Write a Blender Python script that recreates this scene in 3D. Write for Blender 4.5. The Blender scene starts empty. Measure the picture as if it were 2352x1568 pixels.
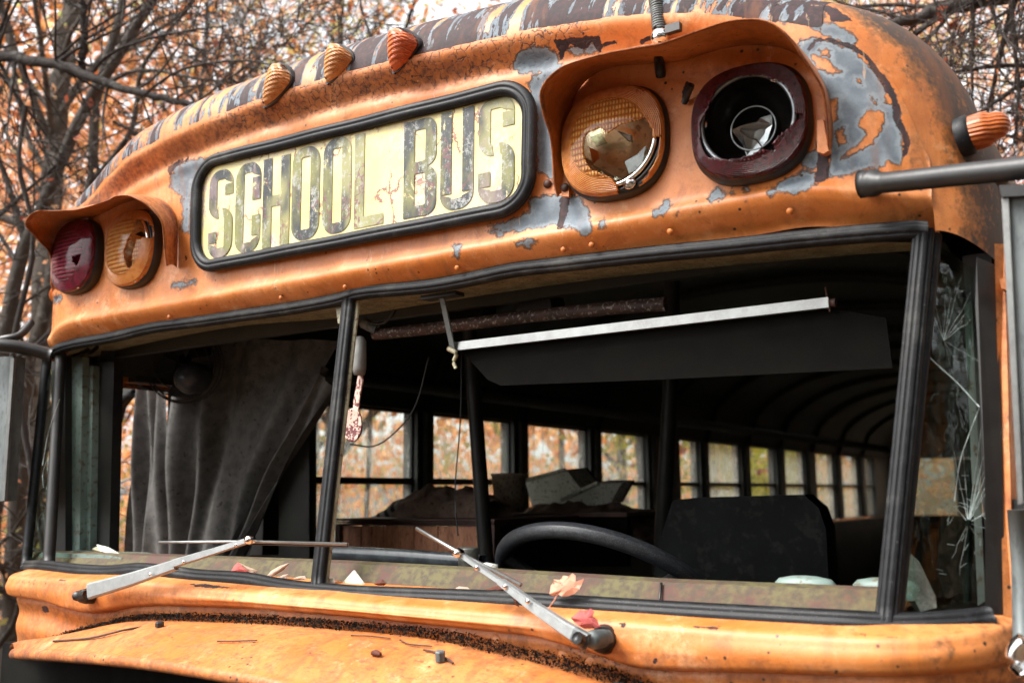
import bpy, math, random
import numpy as np
from mathutils import Matrix, Vector
import mathutils.noise as mnoise
R_ = math.radians
rng = np.random.default_rng(7)
random.seed(7)
scene = bpy.context.scene
COL = scene.collection

# ------------------------------------------------------------------ camera
FPX, CX, CY = 2222.917, 1176.0, 784.0
ROT = np.array([[0.82775737, 0.0935769, 0.55322788],
                [0.5610356, -0.12479729, -0.81833043],
                [-0.00753549, 0.98775959, -0.15580185]])
CAM = np.array([1.39, -1.45, 1.85])
cd = bpy.data.cameras.new('camera')
cam = bpy.data.objects.new('camera', cd)
COL.objects.link(cam)
m = Matrix(ROT.tolist()).to_4x4()
m.translation = Vector(CAM)
cam.matrix_world = m
cd.lens = 34.024; cd.sensor_width = 36.0
cd.clip_start = 0.05; cd.clip_end = 400
cd.dof.use_dof = True; cd.dof.focus_distance = 1.9; cd.dof.aperture_fstop = 3.8
scene.camera = cam
cy_ = scene.cycles
cy_.max_bounces = 6; cy_.diffuse_bounces = 3; cy_.glossy_bounces = 3; cy_.transmission_bounces = 4; cy_.transparent_max_bounces = 10

# ------------------------------------------------------------------ sky + sun
SUN_EL, SUN_AZ = 50.0, 216.0      # azimuth the light comes from, degrees from +Y clockwise
world = bpy.data.worlds.new('World'); scene.world = world
world.use_nodes = True
wn = world.node_tree; wn.nodes.clear()
sky = wn.nodes.new('ShaderNodeTexSky'); sky.sky_type = 'NISHITA'; sky.sun_disc = False
sky.sun_elevation = R_(SUN_EL); sky.sun_rotation = R_(SUN_AZ)
sky.air_density = 1.0; sky.dust_density = 3.0; sky.ozone_density = 1.0
hs = wn.nodes.new('ShaderNodeHueSaturation'); hs.inputs['Saturation'].default_value = 0.10
bgn = wn.nodes.new('ShaderNodeBackground'); bgn.inputs['Strength'].default_value = 0.15
wo = wn.nodes.new('ShaderNodeOutputWorld')
wn.links.new(sky.outputs[0], hs.inputs['Color']); wn.links.new(hs.outputs[0], bgn.inputs['Color'])
wn.links.new(bgn.outputs[0], wo.inputs['Surface'])
sd_ = bpy.data.lights.new('sun', 'SUN'); sd_.energy = 1.3; sd_.angle = R_(24); sd_.color = (1.0, 0.95, 0.88)
sun = bpy.data.objects.new('sun', sd_); COL.objects.link(sun)
a = R_(SUN_AZ); e = R_(SUN_EL)
sdir = Vector((math.sin(a) * math.cos(e), math.cos(a) * math.cos(e), math.sin(e)))
sun.rotation_euler = sdir.to_track_quat('Z', 'Y').to_euler()
sun.location = (0, -6, 12)
vs = scene.view_settings
vs.view_transform = 'Standard'; vs.look = 'None'; vs.exposure = 1.84; vs.gamma = 1.0; vs.use_curve_mapping = False

# ------------------------------------------------------------------ geometry helpers
def ray(x, y):
    return ROT @ np.array([(x - CX) / FPX, -(y - CY) / FPX, -1.0])
def P(x, y, Y=0.0):
    d = ray(x, y); return CAM + d * ((Y - CAM[1]) / d[1])
def PX(x, y, X):
    d = ray(x, y); return CAM + d * ((X - CAM[0]) / d[0])
def PZ(x, y, Z):
    d = ray(x, y); return CAM + d * ((Z - CAM[2]) / d[2])
def PD(x, y, D):
    d = ray(x, y); return CAM + d * D
def proj(V):
    q = (np.asarray(V, float) - CAM) @ ROT
    w = np.maximum(-q[:, 2], 1e-3)
    return np.stack([CX + FPX * q[:, 0] / w, CY - FPX * q[:, 1] / w], 1)

ORIG = {}
def tag(o, label=None, cat=None, group=None, kind=None):
    if label: o['label'] = label
    if cat: o['category'] = cat
    if group: o['group'] = group
    if kind: o['kind'] = kind
    return o
def empty(name, loc=(0, 0, 0), label=None, cat=None, group=None):
    o = bpy.data.objects.new(name, None); COL.objects.link(o)
    o.location = tuple(loc); o.empty_display_size = 0.1
    ORIG[o.name] = np.array(loc, float)
    return tag(o, label, cat, group)
def mesh_from(name, V, F, mat, smooth=True):
    me = bpy.data.meshes.new(name)
    V = np.asarray(V, float)
    me.from_pydata(V.tolist(), [], [tuple(int(i) for i in f) for f in F])
    if smooth: me.shade_smooth()
    if mat: me.materials.append(mat)
    me.validate(); me.update()
    return me
def mk(name, V, F, mat, parent=None, smooth=True, label=None, cat=None, group=None, kind=None, sharp=None):
    V = np.asarray(V, float)
    if parent is not None:
        org = ORIG[parent.name]; V = V - org
    else:
        lo = V.min(0); hi = V.max(0); org = np.array([(lo[0] + hi[0]) / 2, (lo[1] + hi[1]) / 2, lo[2]]); V = V - org
    me = mesh_from(name, V, F, mat, smooth)
    if smooth and sharp:
        me.set_sharp_from_angle(angle=R_(sharp))
    o = bpy.data.objects.new(name, me); COL.objects.link(o)
    if parent is not None: o.parent = parent
    else: o.location = tuple(org)
    ORIG[o.name] = org
    return tag(o, label, cat, group, kind)
class B:
    def __init__(s): s.V = []; s.F = []; s.n = 0
    def add(s, V, F):
        V = np.asarray(V, float)
        s.V.append(V); s.F += [tuple(int(i) + s.n for i in f) for f in F]; s.n += len(V); return s
    def mk(s, name, mat, parent=None, **k):
        return mk(name, np.concatenate(s.V), s.F, mat, parent, **k)
def grid_faces(nu, nv, closed_u=False, closed_v=False):
    F = []
    for i in range(nu if closed_u else nu - 1):
        i2 = (i + 1) % nu
        for j in range(nv if closed_v else nv - 1):
            j2 = (j + 1) % nv
            F.append((i * nv + j, i2 * nv + j, i2 * nv + j2, i * nv + j2))
    return F
def box(c, s, rot=None):
    c = np.array(c, float); h = np.array(s, float) / 2
    V = np.array([[x, y, z] for x in (-1, 1) for y in (-1, 1) for z in (-1, 1)], float) * h
    if rot is not None: V = V @ np.array(rot).T
    return V + c, [(0, 1, 3, 2), (4, 6, 7, 5), (0, 4, 5, 1), (2, 3, 7, 6), (0, 2, 6, 4), (1, 5, 7, 3)]
def prism(poly, d0, d1=None):
    """extrude a 3D polygon by vector d"""
    poly = np.asarray(poly, float); n = len(poly); d = np.asarray(d0, float)
    V = np.concatenate([poly, poly + d])
    F = [tuple(range(n - 1, -1, -1)), tuple(range(n, 2 * n))] + [(i, (i + 1) % n, n + (i + 1) % n, n + i) for i in range(n)]
    return V, F
def catmull(pts, n):
    p = np.asarray(pts, float); m_ = len(p)
    q = np.concatenate([[2 * p[0] - p[1]], p, [2 * p[-1] - p[-2]]])
    seg = np.linalg.norm(np.diff(p, axis=0), axis=1); cum = np.concatenate([[0], np.cumsum(seg)])
    out = []
    for s in np.linspace(0, cum[-1], n):
        i = min(max(np.searchsorted(cum, s) - 1, 0), m_ - 2)
        t = (s - cum[i]) / max(seg[i], 1e-9)
        a_, b_, c_, d_ = q[i], q[i + 1], q[i + 2], q[i + 3]
        out.append(0.5 * ((2 * b_) + (-a_ + c_) * t + (2 * a_ - 5 * b_ + 4 * c_ - d_) * t * t + (-a_ + 3 * b_ - 3 * c_ + d_) * t ** 3))
    return np.array(out)
def frames(path, up=(0, 0, 1)):
    path = np.asarray(path, float); T = np.gradient(path, axis=0)
    T /= np.linalg.norm(T, axis=1)[:, None] + 1e-12
    N = np.zeros_like(T); u = np.array(up, float)
    for i, t in enumerate(T):
        v = u - t * (u @ t)
        if np.linalg.norm(v) < 1e-4: v = np.array([1, 0, 0]) - t * t[0]
        v /= np.linalg.norm(v); N[i] = v
    Bn = np.cross(T, N)
    return T, N, Bn
def sweep(path, prof, up=(0, 0, 1), closed=False, scale=None, cap=True):
    """prof: (n,2) in (side, up)"""
    path = np.asarray(path, float); prof = np.asarray(prof, float); n = len(path); k = len(prof)
    if closed:
        T = np.roll(path, -1, 0) - np.roll(path, 1, 0); T /= np.linalg.norm(T, axis=1)[:, None]
        u = np.array(up, float); N = u - T * (T @ u)[:, None]; N /= np.linalg.norm(N, axis=1)[:, None]; Bn = np.cross(T, N)
    else: T, N, Bn = frames(path, up)
    sc = np.ones(n) if scale is None else np.asarray(scale, float)
    V = path[:, None] + (Bn[:, None] * prof[None, :, :1] + N[:, None] * prof[None, :, 1:]) * sc[:, None, None]
    F = grid_faces(n, k, closed, True)
    V = V.reshape(-1, 3)
    if cap and not closed:
        F.append(tuple(range(k))[::-1]); F.append(tuple(range((n - 1) * k, n * k)))
    return V, F
def circ(r, k=8, ry=None):
    t = np.linspace(0, 2 * math.pi, k, endpoint=False)
    return np.stack([np.cos(t) * r, np.sin(t) * (ry or r)], 1)
def tube(path, r, k=8, up=(0, 0, 1)):
    path = np.asarray(path, float)
    if np.isscalar(r): return sweep(path, circ(r, k), up)
    return sweep(path, circ(1.0, k), up, scale=r)
def rings(n=44, w=1.0, h=0.6, grooves=3, depth=0.16):
    """closed ribbed rubber profile, ribs on the -Y/up side"""
    t = np.linspace(0, 2 * math.pi, n, endpoint=False)
    r = 1 - depth * (np.maximum(0, np.cos(grooves * 2 * t)) ** 6)
    return np.stack([np.cos(t) * w * r, np.sin(t) * h * r], 1)
def lathe(prof, origin, axis, seg=32, xdir=None, sq=None):
    """prof (r,h) along axis; sq = superellipse exponent"""
    axis = np.array(axis, float); axis /= np.linalg.norm(axis)
    x = np.array(xdir if xdir is not None else ((1, 0, 0) if abs(axis[0]) < .9 else (0, 0, 1)), float)
    x -= axis * (x @ axis); x /= np.linalg.norm(x); y = np.cross(axis, x)
    t = np.linspace(0, 2 * math.pi, seg, endpoint=False)
    if sq:
        c, s = np.cos(t), np.sin(t)
        rr = (np.abs(c) ** sq + np.abs(s) ** sq) ** (-1 / sq)
    else: rr = np.ones(seg)
    V = []
    for r, h in prof:
        V.append(np.array(origin) + axis * h + (x[None] * (np.cos(t) * r * rr)[:, None] + y[None] * (np.sin(t) * r * rr)[:, None]))
    return np.concatenate(V), grid_faces(len(prof), seg, False, True)
def inside(pts, poly):
    pts = np.asarray(pts, float); poly = np.asarray(poly, float); x, y = pts[:, 0], pts[:, 1]
    r = np.zeros(len(pts), bool); n = len(poly)
    for i in range(n):
        x1, y1 = poly[i]; x2, y2 = poly[(i + 1) % n]
        if y1 == y2: continue
        c = ((y1 > y) != (y2 > y)) & (x < (x2 - x1) * (y - y1) / (y2 - y1) + x1)
        r ^= c
    return r
def dline(pts, poly, closed=True):
    pts = np.asarray(pts, float); poly = np.asarray(poly, float); d = np.full(len(pts), 1e9); n = len(poly)
    for i in range(n if closed else n - 1):
        a_, b_ = poly[i], poly[(i + 1) % n]; ab = b_ - a_
        t = np.clip(((pts - a_) @ ab) / max(ab @ ab, 1e-9), 0, 1)
        d = np.minimum(d, np.linalg.norm(pts - a_ - t[:, None] * ab, axis=1))
    return d
def sdf(pts, poly):
    d = dline(pts, poly); return np.where(inside(pts, poly), d, -d)
def attr(o, name, vals):
    at = o.data.attributes.new(name, 'FLOAT', 'POINT'); at.data.foreach_set('value', np.asarray(vals, np.float32))
def set_uv(o, uv):
    ul = o.data.uv_layers.new(name='UVMap'); li = np.zeros(len(o.data.loops), np.int32)
    o.data.loops.foreach_get('vertex_index', li); ul.data.foreach_set('uv', np.asarray(uv, np.float32)[li].ravel())
# photograph zoom windows -> full picture units
def z1(p): return [(.3516 * x, .3516 * y) for x, y in p]
def z2(p): return [(762.6 + .3516 * x, .3516 * y) for x, y in p]
def z3(p): return [(1525.1 + .3516 * x, .3516 * y) for x, y in p]
def z4(p): return [(.3516 * x, 505.3 + .3516 * y) for x, y in p]
def z5(p): return [(762.6 + .3516 * x, 505.3 + .3516 * y) for x, y in p]
def z6(p): return [(1525.1 + .3516 * x, 505.3 + .3516 * y) for x, y in p]
def b1(p): return [(.3516 * x, 1017 + .3516 * y) for x, y in p]
def b2(p): return [(762.6 + .3516 * x, 1017 + .3516 * y) for x, y in p]
def b3(p): return [(1525.1 + .3516 * x, 1017 + .3516 * y) for x, y in p]
def rz(p): return [(1745.6 + .25782 * x, .25782 * y) for x, y in p]
def lz(p): return [(55.1 + .18161 * x, 413.4 + .18161 * y) for x, y in p]
def az(p): return [(1240.3 + .1875 * x, 183.75 + .1875 * y) for x, y in p]
def sg(p): return [(441 + .35156 * x, 183.75 + .35156 * y) for x, y in p]

# ------------------------------------------------------------------ material helper
class N:
    def __init__(s, name):
        s.m = bpy.data.materials.new(name); s.m.use_nodes = True; s.t = s.m.node_tree; s.t.nodes.clear()
        s.out = s.t.nodes.new('ShaderNodeOutputMaterial')
        s.tc = s.t.nodes.new('ShaderNodeTexCoord')
    def new(s, k): return s.t.nodes.new(k)
    def lk(s, a_, b_): s.t.links.new(a_, b_)
    def put(s, sock, v):
        if isinstance(v, bpy.types.NodeSocket): s.lk(v, sock)
        elif isinstance(v, (tuple, list)) and len(v) == 3 and sock.type == 'RGBA': sock.default_value = (*v, 1)
        else: sock.default_value = v
    @property
    def obj(s): return s.tc.outputs['Object']
    @property
    def uv(s): return s.tc.outputs['UV']
    def map(s, vec, scale=(1, 1, 1), loc=(0, 0, 0), rot=(0, 0, 0)):
        n = s.new('ShaderNodeMapping'); s.lk(vec, n.inputs[0]); n.inputs['Scale'].default_value = scale
        n.inputs['Location'].default_value = loc; n.inputs['Rotation'].default_value = rot; return n.outputs[0]
    def noise(s, scale, detail=4, vec=None, rough=.6, dist=0.0, col=False):
        n = s.new('ShaderNodeTexNoise'); s.lk(vec if vec is not None else s.obj, n.inputs['Vector'])
        n.inputs['Scale'].default_value = scale; n.inputs['Detail'].default_value = detail
        n.inputs['Roughness'].default_value = rough; n.inputs['Distortion'].default_value = dist
        return n.outputs['Color' if col else 'Fac']
    def vor(s, scale, vec=None, feat='F1', out='Distance', rand=1.0):
        n = s.new('ShaderNodeTexVoronoi'); n.feature = feat; s.lk(vec if vec is not None else s.obj, n.inputs['Vector'])
        n.inputs['Scale'].default_value = scale; n.inputs['Randomness'].default_value = rand; return n.outputs[out]
    def wave(s, scale, vec=None, kind='BANDS', d='X', dist=0.0, dscale=1.0):
        n = s.new('ShaderNodeTexWave'); n.wave_type = kind
        if kind == 'BANDS': n.bands_direction = d
        else: n.rings_direction = d
        s.lk(vec if vec is not None else s.obj, n.inputs['Vector']); n.inputs['Scale'].default_value = scale
        n.inputs['Distortion'].default_value = dist; n.inputs['Detail Scale'].default_value = dscale; return n.outputs['Fac']
    def math(s, op, a_, b_=0.0, c_=None, clamp=False):
        n = s.new('ShaderNodeMath'); n.operation = op; n.use_clamp = clamp; s.put(n.inputs[0], a_); s.put(n.inputs[1], b_)
        if c_ is not None: s.put(n.inputs[2], c_)
        return n.outputs[0]
    def step(s, v, lo, hi):
        n = s.new('ShaderNodeMapRange'); n.interpolation_type = 'SMOOTHSTEP'; s.put(n.inputs['Value'], v)
        n.inputs['From Min'].default_value = lo; n.inputs['From Max'].default_value = hi
        if lo > hi:
            n.inputs['From Min'].default_value = hi; n.inputs['From Max'].default_value = lo
            n.inputs['To Min'].default_value = 1; n.inputs['To Max'].default_value = 0
        return n.outputs['Result']
    def mix(s, f, a_, b_):
        n = s.new('ShaderNodeMix'); n.data_type = 'RGBA'; s.put(n.inputs[0], f); s.put(n.inputs[6], a_); s.put(n.inputs[7], b_); return n.outputs[2]
    def ramp(s, f, stops):
        n = s.new('ShaderNodeValToRGB'); s.put(n.inputs[0], f); cr = n.color_ramp
        while len(cr.elements) < len(stops): cr.elements.new(.5)
        for el, (p, c) in zip(cr.elements, stops): el.position = p; el.color = (*c, 1) if len(c) == 3 else c
        return n.outputs[0]
    def attr(s, name):
        n = s.new('ShaderNodeAttribute'); n.attribute_name = name; return n.outputs['Fac']
    def sep(s, vec):
        n = s.new('ShaderNodeSeparateXYZ'); s.lk(vec, n.inputs[0]); return n.outputs
    def comb(s, x, y, z=0.0):
        n = s.new('ShaderNodeCombineXYZ'); s.put(n.inputs[0], x); s.put(n.inputs[1], y); s.put(n.inputs[2], z); return n.outputs[0]
    def bump(s, h, strength=.4, dist=.002, nrm=None):
        n = s.new('ShaderNodeBump'); n.inputs['Strength'].default_value = strength; n.inputs['Distance'].default_value = dist
        s.put(n.inputs['Height'], h)
        if nrm is not None: s.lk(nrm, n.inputs['Normal'])
        return n.outputs[0]
    def bsdf(s, base, rough=.5, metal=0.0, nrm=None, **k):
        n = s.new('ShaderNodeBsdfPrincipled'); s.put(n.inputs['Base Color'], base); s.put(n.inputs['Roughness'], rough); s.put(n.inputs['Metallic'], metal)
        if nrm is not None: s.lk(nrm, n.inputs['Normal'])
        for a_, v in k.items(): s.put(n.inputs[a_.replace('_', ' ')], v)
        return n.outputs[0]
    def mixs(s, f, a_, b_):
        n = s.new('ShaderNodeMixShader'); s.put(n.inputs[0], f); s.lk(a_, n.inputs[1]); s.lk(b_, n.inputs[2]); return n.outputs[0]
    def done(s, sh): s.lk(sh, s.out.inputs['Surface']); return s.m

def simple(name, c1, c2=None, rough=.6, metal=0.0, scale=25, bump=.25, bd=.001, dirt=None, stretch=(1, 1, 1), **k):
    n = N(name); c2 = c2 or tuple(x * .6 for x in c1)
    v = n.map(n.obj, stretch)
    nz = n.noise(scale, 6, v); nz2 = n.noise(scale * 6, 4, v)
    c = n.mix(n.step(nz, .35, .65), c1, c2)
    if dirt: c = n.mix(n.step(nz2, .52, .68), c, dirt)
    h = n.math('ADD', nz, n.math('MULTIPLY', nz2, .4))
    r = n.math('ADD', rough - .08, n.math('MULTIPLY', nz2, .16))
    return n.done(n.bsdf(c, r, metal, n.bump(h, bump, bd), **k))

# weathered school-bus paint
def paint_mat(name='bus_paint'):
    n = N(name)
    fine = n.noise(90, 6); med = n.noise(22, 6, rough=.65, dist=.3); big = n.noise(3.2, 5); xf = n.noise(420, 3)
    org = n.mix(n.step(big, .35, .68), (.53, .150, .019), (.64, .235, .068))
    org = n.mix(n.math('MULTIPLY', n.step(med, .5, .72), .45), org, (.74, .36, .15))
    org = n.mix(n.math('MULTIPLY', n.step(n.noise(9, 7, rough=.75), .52, .7), .5), org, (.36, .085, .010))
    org = n.mix(n.math('MULTIPLY', n.step(n.noise(17, 8, rough=.78, dist=.6), .50, .64), .55), org, (.33, .090, .014))
    org = n.mix(n.math('MULTIPLY', n.step(n.noise(6.5, 8, rough=.8), .55, .66), .5), org, (.80, .46, .24))
    org = n.mix(n.math('MULTIPLY', n.step(n.noise(330, 4, rough=.7), .58, .66), .35), org, (.12, .045, .02))
    # grime soaked into the paint where rust attribute is high
    rust = n.attr('rust'); rn = n.math('ADD', rust, n.math('MULTIPLY', n.math('SUBTRACT', med, .5), 1.6))
    rn = n.math('ADD', rn, n.math('MULTIPLY', n.math('SUBTRACT', fine, .5), 1.2))
    soft = n.step(rn, .15, 1.1)
    org = n.mix(n.math('MULTIPLY', soft, .85), org, (.20, .050, .010))
    org = n.mix(n.math('MULTIPLY', n.step(rn, .85, 1.3), .85), org, (.065, .024, .010))
    # crackle lines
    vv = n.new('ShaderNodeVectorMath'); vv.operation = 'ADD'; n.lk(n.obj, vv.inputs[0])
    dn = n.new('ShaderNodeVectorMath'); dn.operation = 'SCALE'; n.lk(n.noise(40, 3, col=True), dn.inputs[0]); dn.inputs['Scale'].default_value = .02
    n.lk(dn.outputs[0], vv.inputs[1])
    cr = n.vor(60, vv.outputs[0], 'DISTANCE_TO_EDGE')
    crk = n.math('MULTIPLY', n.step(cr, .07, .02), n.step(n.attr('crack'), .25, .6))
    crk = n.math('MULTIPLY', crk, n.step(fine, .40, .55))
    org = n.mix(n.math('MULTIPLY', crk, .85), org, (.05, .018, .008))
    # lichen brown on the weather side
    dirt = n.math('ADD', n.attr('dirt'), n.math('MULTIPLY', n.math('SUBTRACT', med, .5), 1.5))
    dirt = n.math('ADD', dirt, n.math('MULTIPLY', n.math('SUBTRACT', fine, .5), 1.4))
    org = n.mix(n.math('MULTIPLY', n.step(dirt, .35, .75), .85), org, (.17, .070, .020))
    org = n.mix(n.step(dirt, .75, 1.1), org, (.055, .035, .025))
    # peeled areas
    wob = n.math('ADD', n.math('MULTIPLY', n.math('SUBTRACT', n.noise(45, 5, rough=.62), .5), 1.1), n.math('MULTIPLY', n.math('SUBTRACT', n.noise(170, 3), .5), .5))
    pg = n.math('ADD', n.attr('pgrey'), wob); pd = n.math('ADD', n.attr('pdark'), wob)
    # streaks on the roof edge: u along the edge, v away from it
    uv = n.sep(n.uv)
    su = n.comb(n.math('MULTIPLY', uv[0], 30), n.math('MULTIPLY', uv[1], 5.5))
    s1 = n.noise(1.0, 2, su, .5, .5)
    su2 = n.comb(n.math('MULTIPLY', uv[0], 72), n.math('MULTIPLY', uv[1], 9), 4.0)
    s2 = n.noise(1.0, 3, su2, .6, .3)
    zone = n.math('ADD', n.attr('streak'), n.math('MULTIPLY', n.math('SUBTRACT', s1, .5), 1.0))
    zm = n.step(zone, .47, .53)
    gsel = n.math('ADD', n.math('ADD', n.math('MULTIPLY', s1, .75), n.math('MULTIPLY', s2, .45)), n.attr('sbias'))
    gsel = n.math('ADD', gsel, n.math('MULTIPLY', n.math('SUBTRACT', n.noise(16, 6, rough=.7), .5), .42))
    zg = n.math('MULTIPLY', zm, n.step(gsel, .585, .6)); zd = n.math('MULTIPLY', zm, n.step(gsel, .655, .67))
    gm = n.math('MAXIMUM', n.step(pg, .46, .54), zg, clamp=True); dm = n.math('MAXIMUM', n.step(pd, .46, .54), zd, clamp=True)
    edge = n.math('MULTIPLY', n.math('MULTIPLY', n.step(pg, .3, .45), n.step(pg, .60, .5)), 1.0)
    edge = n.math('MAXIMUM', edge, n.math('MULTIPLY', zm, n.math('MULTIPLY', n.step(gsel, .572, .585), n.step(gsel, .612, .598))))
    gcol = n.mix(n.step(med, .3, .7), (.095, .118, .142), (.17, .205, .235))
    gcol = n.mix(n.math('MULTIPLY', n.step(n.noise(14, 6, rough=.7), .48, .75), .4), gcol, (.27, .31, .335))
    gcol = n.mix(n.math('MULTIPLY', n.step(xf, .55, .7), .4), gcol, (.08, .10, .12))
    gcol = n.mix(n.math('MULTIPLY', n.math('MULTIPLY', n.step(pg, .5, .54), n.step(pg, .95, .62)), .45), gcol, (.30, .34, .36))
    gcol = n.mix(n.math('MULTIPLY', n.step(n.noise(3.5, 6, rough=.7, dist=1.0), .5, .62), .4), gcol, (.065, .078, .092))
    dcol = n.mix(n.step(fine, .4, .7), (.018, .009, .010), (.055, .024, .026))
    c = n.mix(gm, org, gcol)
    c = n.mix(n.math('MULTIPLY', edge, .75), c, (.05, .028, .018))  # dark ring painted round peels as shade of the curled edge
    c = n.mix(dm, c, dcol)
    # chips and black spots
    sp = n.vor(46, feat='F1'); spm = n.math('MULTIPLY', n.step(n.math('ADD', sp, n.math('MULTIPLY', fine, .15)), .22, .17), n.step(n.noise(6, 3), .50, .56))
    c = n.mix(spm, c, (.035, .018, .012))
    s3 = n.math('MULTIPLY', n.step(n.noise(260, 2), .66, .70), n.step(n.math('ADD', n.attr('speck'), n.math('MULTIPLY', med, .5)), .5, .8))
    s3 = n.math('MAXIMUM', s3, n.math('MULTIPLY', n.step(n.noise(120, 5, rough=.75), .56, .60), n.step(n.attr('speck'), .45, .9)))
    c = n.mix(s3, c, (.022, .014, .010))
    run = n.noise(1.0, 5, n.map(n.obj, (26, 10, 2.2)), .65)
    c = n.mix(n.math('MULTIPLY', n.math('MULTIPLY', n.step(run, .50, .68), n.step(n.noise(2.2, 4), .40, .62)), .55), c, (.22, .075, .022))
    scr = n.math('MULTIPLY', n.step(n.noise(1.0, 4, n.map(n.obj, (70, 70, 9), rot=(0, .5, 0)), .7), .63, .68), n.step(n.noise(5, 3), .48, .6))
    c = n.mix(n.math('MULTIPLY', scr, .4), c, (.78, .48, .28))
    fk = n.math('MULTIPLY', n.step(n.noise(1.0, 5, n.map(n.obj, (38, 90, 160)), .7), .56, .66), n.attr('fleck'))
    c = n.mix(n.math('MULTIPLY', fk, .75), c, (.16, .055, .025))
    bare = n.math('MAXIMUM', gm, dm)
    rough = n.math('ADD', .44, n.math('ADD', n.math('MULTIPLY', bare, .26), n.math('MULTIPLY', n.math('MAXIMUM', soft, n.step(dirt, .3, .9)), .32)))
    rough = n.math('ADD', rough, n.math('MULTIPLY', fine, .14))
    h = n.math('SUBTRACT', n.math('MULTIPLY', fine, .10), n.math('MULTIPLY', gm, .5))
    h = n.math('SUBTRACT', h, n.math('MULTIPLY', dm, .3)); h = n.math('SUBTRACT', h, n.math('MULTIPLY', crk, .5))
    h = n.math('ADD', h, n.math('MULTIPLY', big, .8)); h = n.math('SUBTRACT', h, n.math('MULTIPLY', s3, .3))
    return n.done(n.bsdf(c, rough, 0, n.bump(h, .85, .0028), Coat_Weight=n.math('MULTIPLY', n.math('SUBTRACT', 1.0, bare), .14), Coat_Roughness=.45))
M = {}
M['paint'] = paint_mat()
def rubber():
    n = N('black_rubber'); nz = n.noise(60, 5); f = n.noise(500, 3)
    c = n.mix(n.step(nz, .4, .75), (.005, .0055, .0065), (.013, .014, .017))
    c = n.mix(n.math('MULTIPLY', n.step(f, .66, .75), .8), c, (.25, .25, .24))
    c = n.mix(n.math('MULTIPLY', n.step(n.noise(7, 7, rough=.75), .52, .70), .55), c, (.075, .075, .068))
    return n.done(n.bsdf(c, n.math('ADD', .38, n.math('MULTIPLY', nz, .25)), 0, n.bump(n.math('ADD', nz, f), .25, .0008), Specular_IOR_Level=.28))
M['rubber'] = rubber()
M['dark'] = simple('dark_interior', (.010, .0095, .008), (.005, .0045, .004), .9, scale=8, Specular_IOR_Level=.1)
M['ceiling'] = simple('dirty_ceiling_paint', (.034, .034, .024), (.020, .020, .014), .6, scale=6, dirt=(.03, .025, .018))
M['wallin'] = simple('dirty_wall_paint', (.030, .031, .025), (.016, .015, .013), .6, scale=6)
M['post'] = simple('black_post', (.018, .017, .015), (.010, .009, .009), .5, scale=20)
M['mint'] = simple('mint_green_paint', (.20, .27, .245), (.13, .18, .16), .5, scale=10, dirt=(.10, .09, .06))
M['cream'] = simple('cream_paint', (.38, .36, .24), (.24, .22, .14), .5, scale=18, dirt=(.12, .06, .04))
M['header'] = simple('olive_header', (.30, .28, .17), (.18, .16, .09), .6, scale=30, dirt=(.06, .03, .02), stretch=(1, 1, 1))
M['alu'] = simple('aluminium', (.30, .31, .30), (.24, .24, .235), .36, .85, scale=40, bump=.15, dirt=(.3, .3, .29))
M['alum_dull'] = simple('dull_grey_metal', (.17, .19, .19), (.10, .115, .115), .55, .35, scale=14, dirt=(.08, .09, .09), stretch=(1, 1, .4))
M['chrome'] = simple('chrome', (.85, .85, .85), (.7, .7, .7), .12, 1.0, scale=30, bump=.1)
M['rustbar'] = simple('rusty_tube', (.085, .045, .038), (.045, .026, .022), .6, .2, scale=20, dirt=(.38, .36, .32))
M['blackmetal'] = simple('black_metal', (.013, .013, .013), (.02, .02, .02), .42, scale=30)
M['wood'] = simple('cabinet_wood', (.72, .34, .19), (.52, .22, .12), .6, scale=12, stretch=(4, 4, .5), dirt=(.10, .04, .02))
M['woodtop'] = simple('dark_wood', (.10, .045, .03), (.05, .022, .015), .6, scale=18)
M['wheel'] = simple('steering_rubber', (.022, .025, .030), (.012, .013, .016), .42, scale=70, dirt=(.07, .075, .08))
M['seat'] = simple('seat_vinyl', (.013, .016, .016), (.006, .007, .007), .6, scale=5, bump=.6, bd=.006, dirt=(.03, .03, .028), Specular_IOR_Level=.15)

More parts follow.
